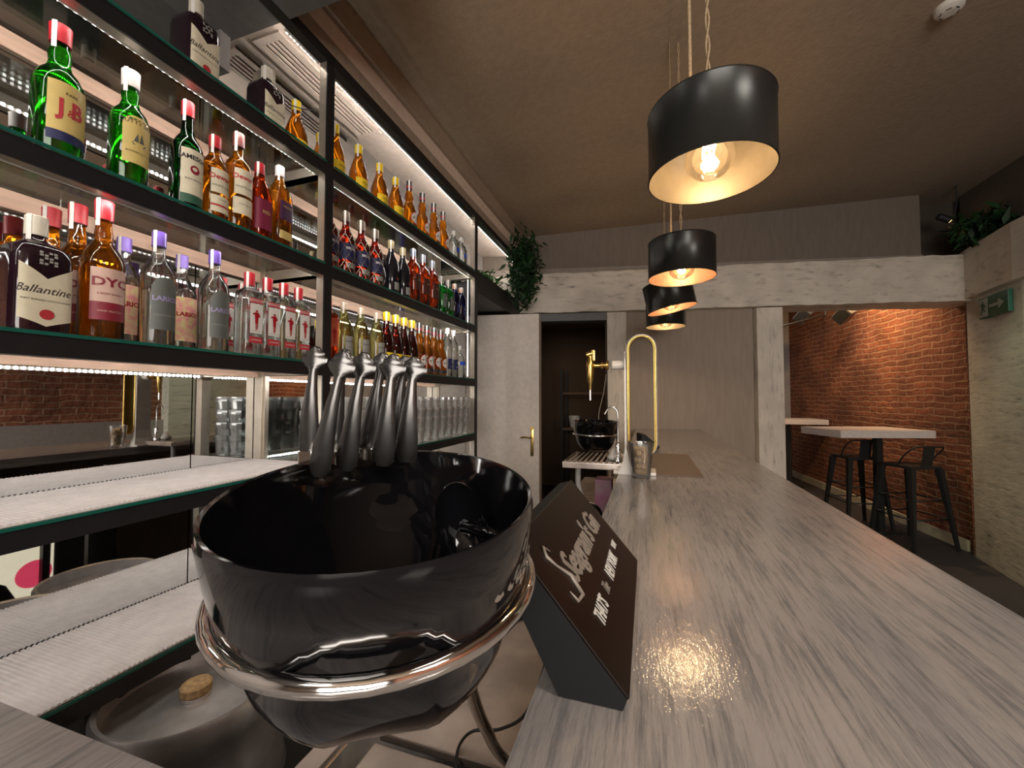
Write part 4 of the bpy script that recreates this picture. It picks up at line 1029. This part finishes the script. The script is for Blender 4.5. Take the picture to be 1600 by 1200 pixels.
# ---------------------------------------------------------------- door header and plants
bm = bx(-1.24, -1.2, Y2+.002, 3.90, 2.19, 2.36); box(bm, -1.545, -1.24, Y2+.05, 3.90, 2.19, 2.30)
struct('trim_11', bm, BLKP)
def plant(name, c, size, n, m, label, ll=.07, hang=.6):
    t = empty(name, c, 0, label, 'plant', 'artificial hanging greenery')
    bm = B(); rnd = random.Random(hash(label) % 999 if False else len(label))
    for i in range(n):
        p = Vector((rnd.gauss(0, .38)*size[0], rnd.gauss(0, .38)*size[1], rnd.gauss(0, .40)*size[2]))
        p.x = max(-size[0], min(size[0], p.x)); p.y = max(-size[1], min(size[1], p.y))
        d_ = Vector((rnd.uniform(-1, 1), rnd.uniform(-1, 1), rnd.uniform(-1.2, .7))).normalized(); l = ll*rnd.uniform(.6, 1.4)
        s = d_.cross(Vector((rnd.uniform(-1, 1), rnd.uniform(-1, 1), 1))).normalized()*l*.16
        vs_ = [bm.verts.new(q) for q in (p, p+d_*l*.35+s, p+d_*l, p+d_*l*.35-s)]
        bm.faces.new(vs_[:3]); bm.faces.new((vs_[0], vs_[2], vs_[3]))
    o = obj('foliage', bm, m, t); o['kind'] = 'stuff'
    bm = B()
    for i in range(7): tube(bm, smooth([(0, 0, 0), (rnd.uniform(-1, 1)*size[0]*.5, rnd.uniform(-1, 1)*size[1]*.5, rnd.uniform(-.5, .5)*size[2]), (rnd.uniform(-1, 1)*size[0]*.8, rnd.uniform(-1, 1)*size[1]*.8, rnd.uniform(-1, 1)*size[2]*.7)], 4), .003, 5)
    obj('stems', bm, m, t)
plant('hanging_plant', (-1.10, 3.66, 2.62), (.17, .17, .36), 1500, GREEND2, 'dark green plant hanging at the end of the shelving', .075)
plant('potted_greenery', (-1.38, 3.40, 2.42), (.13, .26, .12), 650, GREEND, 'bright green plant on the header above the white door', .07)
plant('hanging_plant', (2.86, 4.48, 2.83), (.34, .20, .13), 2600, GREEND2, 'dark plant lying on the right end of the big beam', .10)
# small lit spotlight in the recess
t = empty('spotlight', (2.56, 4.60, 2.97), 0, 'small lit spotlight in the dark corner above the beam', 'spotlight')
M_ = Matrix.Rotation(R(-60), 4, 'Y')
obj('lamp_housing', lathe(B(), [(0, .028), (.09, .030), (.10, .02)], 18, M=M_), BLKP, t, True, 40)
obj('lamp_face', lathe(B(), [(-.003, .022), (-.001, .024)], 18, M=M_), mat('spot_glow', (1, .7, .4), .5, emit=(1, .6, .25), es=6), t)
obj('arm', tube(B(), [(.03, 0, .03), (.05, 0, .15), (.05, 0, zc(2.61)-2.97)], .006, 8), BLKP, t)
# smoke detector
t = empty('smoke_detector', (1.335, 2.355, zc(1.335)), 0, 'round white smoke detector on the brown ceiling', 'smoke detector')
obj('detector_body', lathe(B(), [(-.035, .02), (-.033, .035), (-.022, .050), (0, .055)], 32), PLASTICW, t, True, 40)
bm = B()
for i in range(6):
    a_ = 2*PI*i/6; box(bm, .030, .034, -.009, .009, -.0345, -.0315, M=Matrix.Rotation(a_, 4, 'Z'))
obj('vent_slots', bm, BLKP, t)
# exit sign
u_ = Vector((.156, .988, 0)).normalized()
t = empty('exit_sign', (2.645, 4.30, 2.145), 0, 'green emergency exit sign with running figure on the right pillar', 'sign')
Ms = frame((0, 0, 0), -u_, (0, 0, 1))
bm = box(B(), -.20, .20, -.085, .085, -.02, .006, .003, Ms); obj('sign_plate', bm, mat('exit_green', (.01, .11, .06), .4), t)
bm = box(B(), -.19, -.07, -.075, .075, .0065, .008, 0, Ms); obj('door_symbol', bm, mat('exit_white', (.42, .45, .40), .5), t)
bm = B(); F_ = lambda pts: poly(bm, pts, Ms @ Matrix.Translation((0, 0, .009)), .001)
F_([(-.14, .045), (-.125, .045), (-.125, .06), (-.14, .06)]); F_([(-.15, .0), (-.125, .0), (-.12, .04), (-.15, .04)]); F_([(-.17, .02), (-.15, .025), (-.15, .036), (-.172, .032)]); F_([(-.125, .01), (-.10, .0), (-.098, .01), (-.122, .035)])
F_([(-.15, .0), (-.138, .0), (-.15, -.05), (-.165, -.05)]); F_([(-.138, .0), (-.125, .0), (-.105, -.03), (-.115, -.04)])
obj('running_figure', bm, MATS['exit_green'], t)
bm = B(); F_([(-.04, -.012), (.08, -.012), (.08, -.04), (.16, 0), (.08, .04), (.08, .012), (-.04, .012)]); obj('arrow', bm, MATS['exit_white'], t)

# ---------------------------------------------------------------- brick room furniture
def hightable(loc, rz, sx, sy, label, poff=(0, 0)):
    t = empty('high_table', loc, rz, label, 'high table', 'white high tables')
    obj('table_top', bx(-sx/2, sx/2, -sy/2, sy/2, 1.0, 1.075, .004), mat('white_laminate', (.78, .71, .67), .5), t)
    px_, py_ = poff; obj('pedestal', bx(px_-.03, px_+.03, py_-.03, py_+.03, .02, 1.0), BLKP, t); obj('foot_plate', bx(px_-.2, px_+.2, py_-.03, py_+.03, 0, .02, .004), BLKP, t)
hightable((2.20, 5.36, 0), R(16), .92, .60, 'white high table in the brick room, nearer one, above the black stools', (.04, -.12))
hightable((2.12, 7.55, 0), R(5), .85, .60, 'white high table in the brick room, farther one behind the post')
def stool(loc, rz, label, first=[None]):
    t = empty('bar_stool', loc, rz, label, 'bar stool', 'black metal bar stools')
    obj('seat', bx(-.155, .155, -.155, .155, .735, .765, .012), BLKP, t)
    for sx, sy in ((-1, -1), (1, -1), (-1, 1), (1, 1)):
        bm = B(); a_ = Vector((sx*.215, sy*.215, 0)); b_ = Vector((sx*.140, sy*.140, .74))
        loft(bm, [[p+Vector((x, y, 0)) for x, y in ((-w_, -w_), (w_, -w_), (w_, w_), (-w_, w_))] for p, w_ in ((a_, .012), ((a_+b_)/2, .017), (b_, .024))])
        obj('leg', bm, BLKP, t)
    for z, q in ((.28, .187), (.45, .17)):
        bm = B(); tube(bm, [(-q, -q, z), (q, -q, z)], .007, 6); tube(bm, [(-q, q, z), (q, q, z)], .007, 6); tube(bm, [(-q, -q, z), (-q, q, z)], .007, 6); tube(bm, [(q, -q, z), (q, q, z)], .007, 6)
        obj('foot_rail', bm, BLKP, t, True)
    bm = B(); tube(bm, smooth([(-.15, -.02, .755), (-.165, -.10, .86), (-.15, -.175, .935), (-.08, -.185, .95), (.08, -.185, .95), (.15, -.175, .935), (.165, -.10, .86), (.15, -.02, .755)], 5), .007, 8)
    obj('back_rail', bm, BLKP, t, True)
    bm = B(); loft(bm, [[Vector((-.055, y, z)), Vector((.055, y, z)), Vector((.055, y+.006, z)), Vector((-.055, y+.006, z))] for y, z in ((-.150, .755), (-.172, .85), (-.188, .955))])
    obj('back_splat', bm, BLKP, t)
stool((2.18, 5.52, 0), R(10), 'black metal bar stool with low back, left under the near white table')
stool((2.40, 4.98, 0), R(22), 'black metal bar stool with low back, right under the near white table')
# speakers and pipe above
def spk(loc, rot, label):
    t = empty('wall_speaker', loc, 0, label, 'speaker', 'small grey speakers'); t.rotation_euler = rot
    obj('cabinet', bx(-.075, .075, -.06, .06, -.11, .11, .006), mat('grey_speaker', (.10, .10, .105), .5), t)
    obj('speaker_grille', bx(-.065, .065, -.068, -.06, -.10, .10, .003), BLKP, t)
    obj('bracket', tube(B(), [(0, .05, .0), (0, .12, .12)], .01, 6), BLKP, t)
spk((2.38, 6.2, 2.46), (R(35), R(50), R(-30)), 'grey box speaker high in the brick room, right of the other')
spk((2.13, 6.8, 2.58), (R(35), R(45), R(-20)), 'dark speaker at the top left of the brick room')
tag(obj('ceiling_pipe', tube(B(), smooth([(1.62, 6.4, 2.34), (1.75, 6.47, 2.38), (2.25, 6.6, 2.52), (2.33, 6.62, 2.56), (2.33, 6.62, 3.02)], 5), .012, 8), BLKP), 'black bent pipe under the brick room ceiling', 'pipe')

# ---------------------------------------------------------------- dim back room contents
t = empty('storage_shelf', (-.75, 5.9, 0), 0, 'dim shelf unit inside the dark doorway', 'shelf unit')
bm = B()
for z in (.45, .95, 1.45): box(bm, -.4, .4, -.2, .2, z, z+.03)
obj('boards', bm, mat('dim_wood', (.16, .10, .06), .7), t)
bm = B()
for x in (-.39, .39):
    for y in (-.19, .19): box(bm, x-.015, x+.015, y-.015, y+.015, 0, 1.8)
obj('uprights', bm, BLKP, t)
tag(obj('white_pot', lathe(B(), [(0, .06), (.16, .085), (.17, .08)], 20, cx=-1.0, cy=5.9, M=Matrix.Translation((0, 0, .981))), PLASTICW, None, True, 40), 'pale pot on the dim shelf inside the doorway', 'pot')
tag(obj('pale_bowl', lathe(B(), [(0, .05), (.05, .11), (.06, .11)], 20, cx=-.62, cy=5.9, M=Matrix.Translation((0, 0, .981))), PLASTICW, None, True, 40), 'pale bowl on the dim shelf inside the doorway', 'bowl')
tag(obj('thin_hose', tube(B(), smooth([(-.36, 3.9, 1.62), (-.38, 3.85, 1.45), (-.42, 3.8, 1.25), (-.40, 3.8, 1.15), (-.36, 3.8, 1.12)], 6), .004, 6), mat('clear_hose', (.35, .31, .26), .3), None, True), 'thin clear hose hanging beside the white door post', 'hose')
area('backroom_glow', (-.3, 5.2, 2.4), (0, 0, 0), .3, .3, 1.2, (1, .7, .45))

# poster panel under the bar that the mirror shows
t = empty('drinks_cooler', (.18, 1.33, 0), 0, 'drinks cooler under the bar, seen in the mirror, snowy picture with red disc on it', 'cooler')
obj('cooler_body', bx(-.18, .18, -.33, .33, .02, .80, .006), BLKP, t)
obj('picture_panel', bx(-.186, -.1805, -.32, .045, .08, .78), mat('cream_picture', (.60, .52, .36), .5, emit=(.75, .66, .48), es=.5), t)  # glow added to panel and prints to brighten the unlit picture
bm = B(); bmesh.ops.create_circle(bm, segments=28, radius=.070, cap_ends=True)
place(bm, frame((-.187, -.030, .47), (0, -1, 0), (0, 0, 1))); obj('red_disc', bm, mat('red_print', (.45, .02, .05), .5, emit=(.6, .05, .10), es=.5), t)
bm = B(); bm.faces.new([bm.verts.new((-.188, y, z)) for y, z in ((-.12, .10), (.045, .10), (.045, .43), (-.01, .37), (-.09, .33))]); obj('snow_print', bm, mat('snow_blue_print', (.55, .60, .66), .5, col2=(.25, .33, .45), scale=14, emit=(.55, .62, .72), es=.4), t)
bm = B(); bm.faces.new([bm.verts.new((-.1885, y, z)) for y, z in ((-.30, .10), (-.10, .10), (-.09, .36), (-.13, .45), (-.2, .50), (-.3, .46))]); obj('dark_figure_print', bm, mat('dark_print', (.05, .045, .05), .5), t)
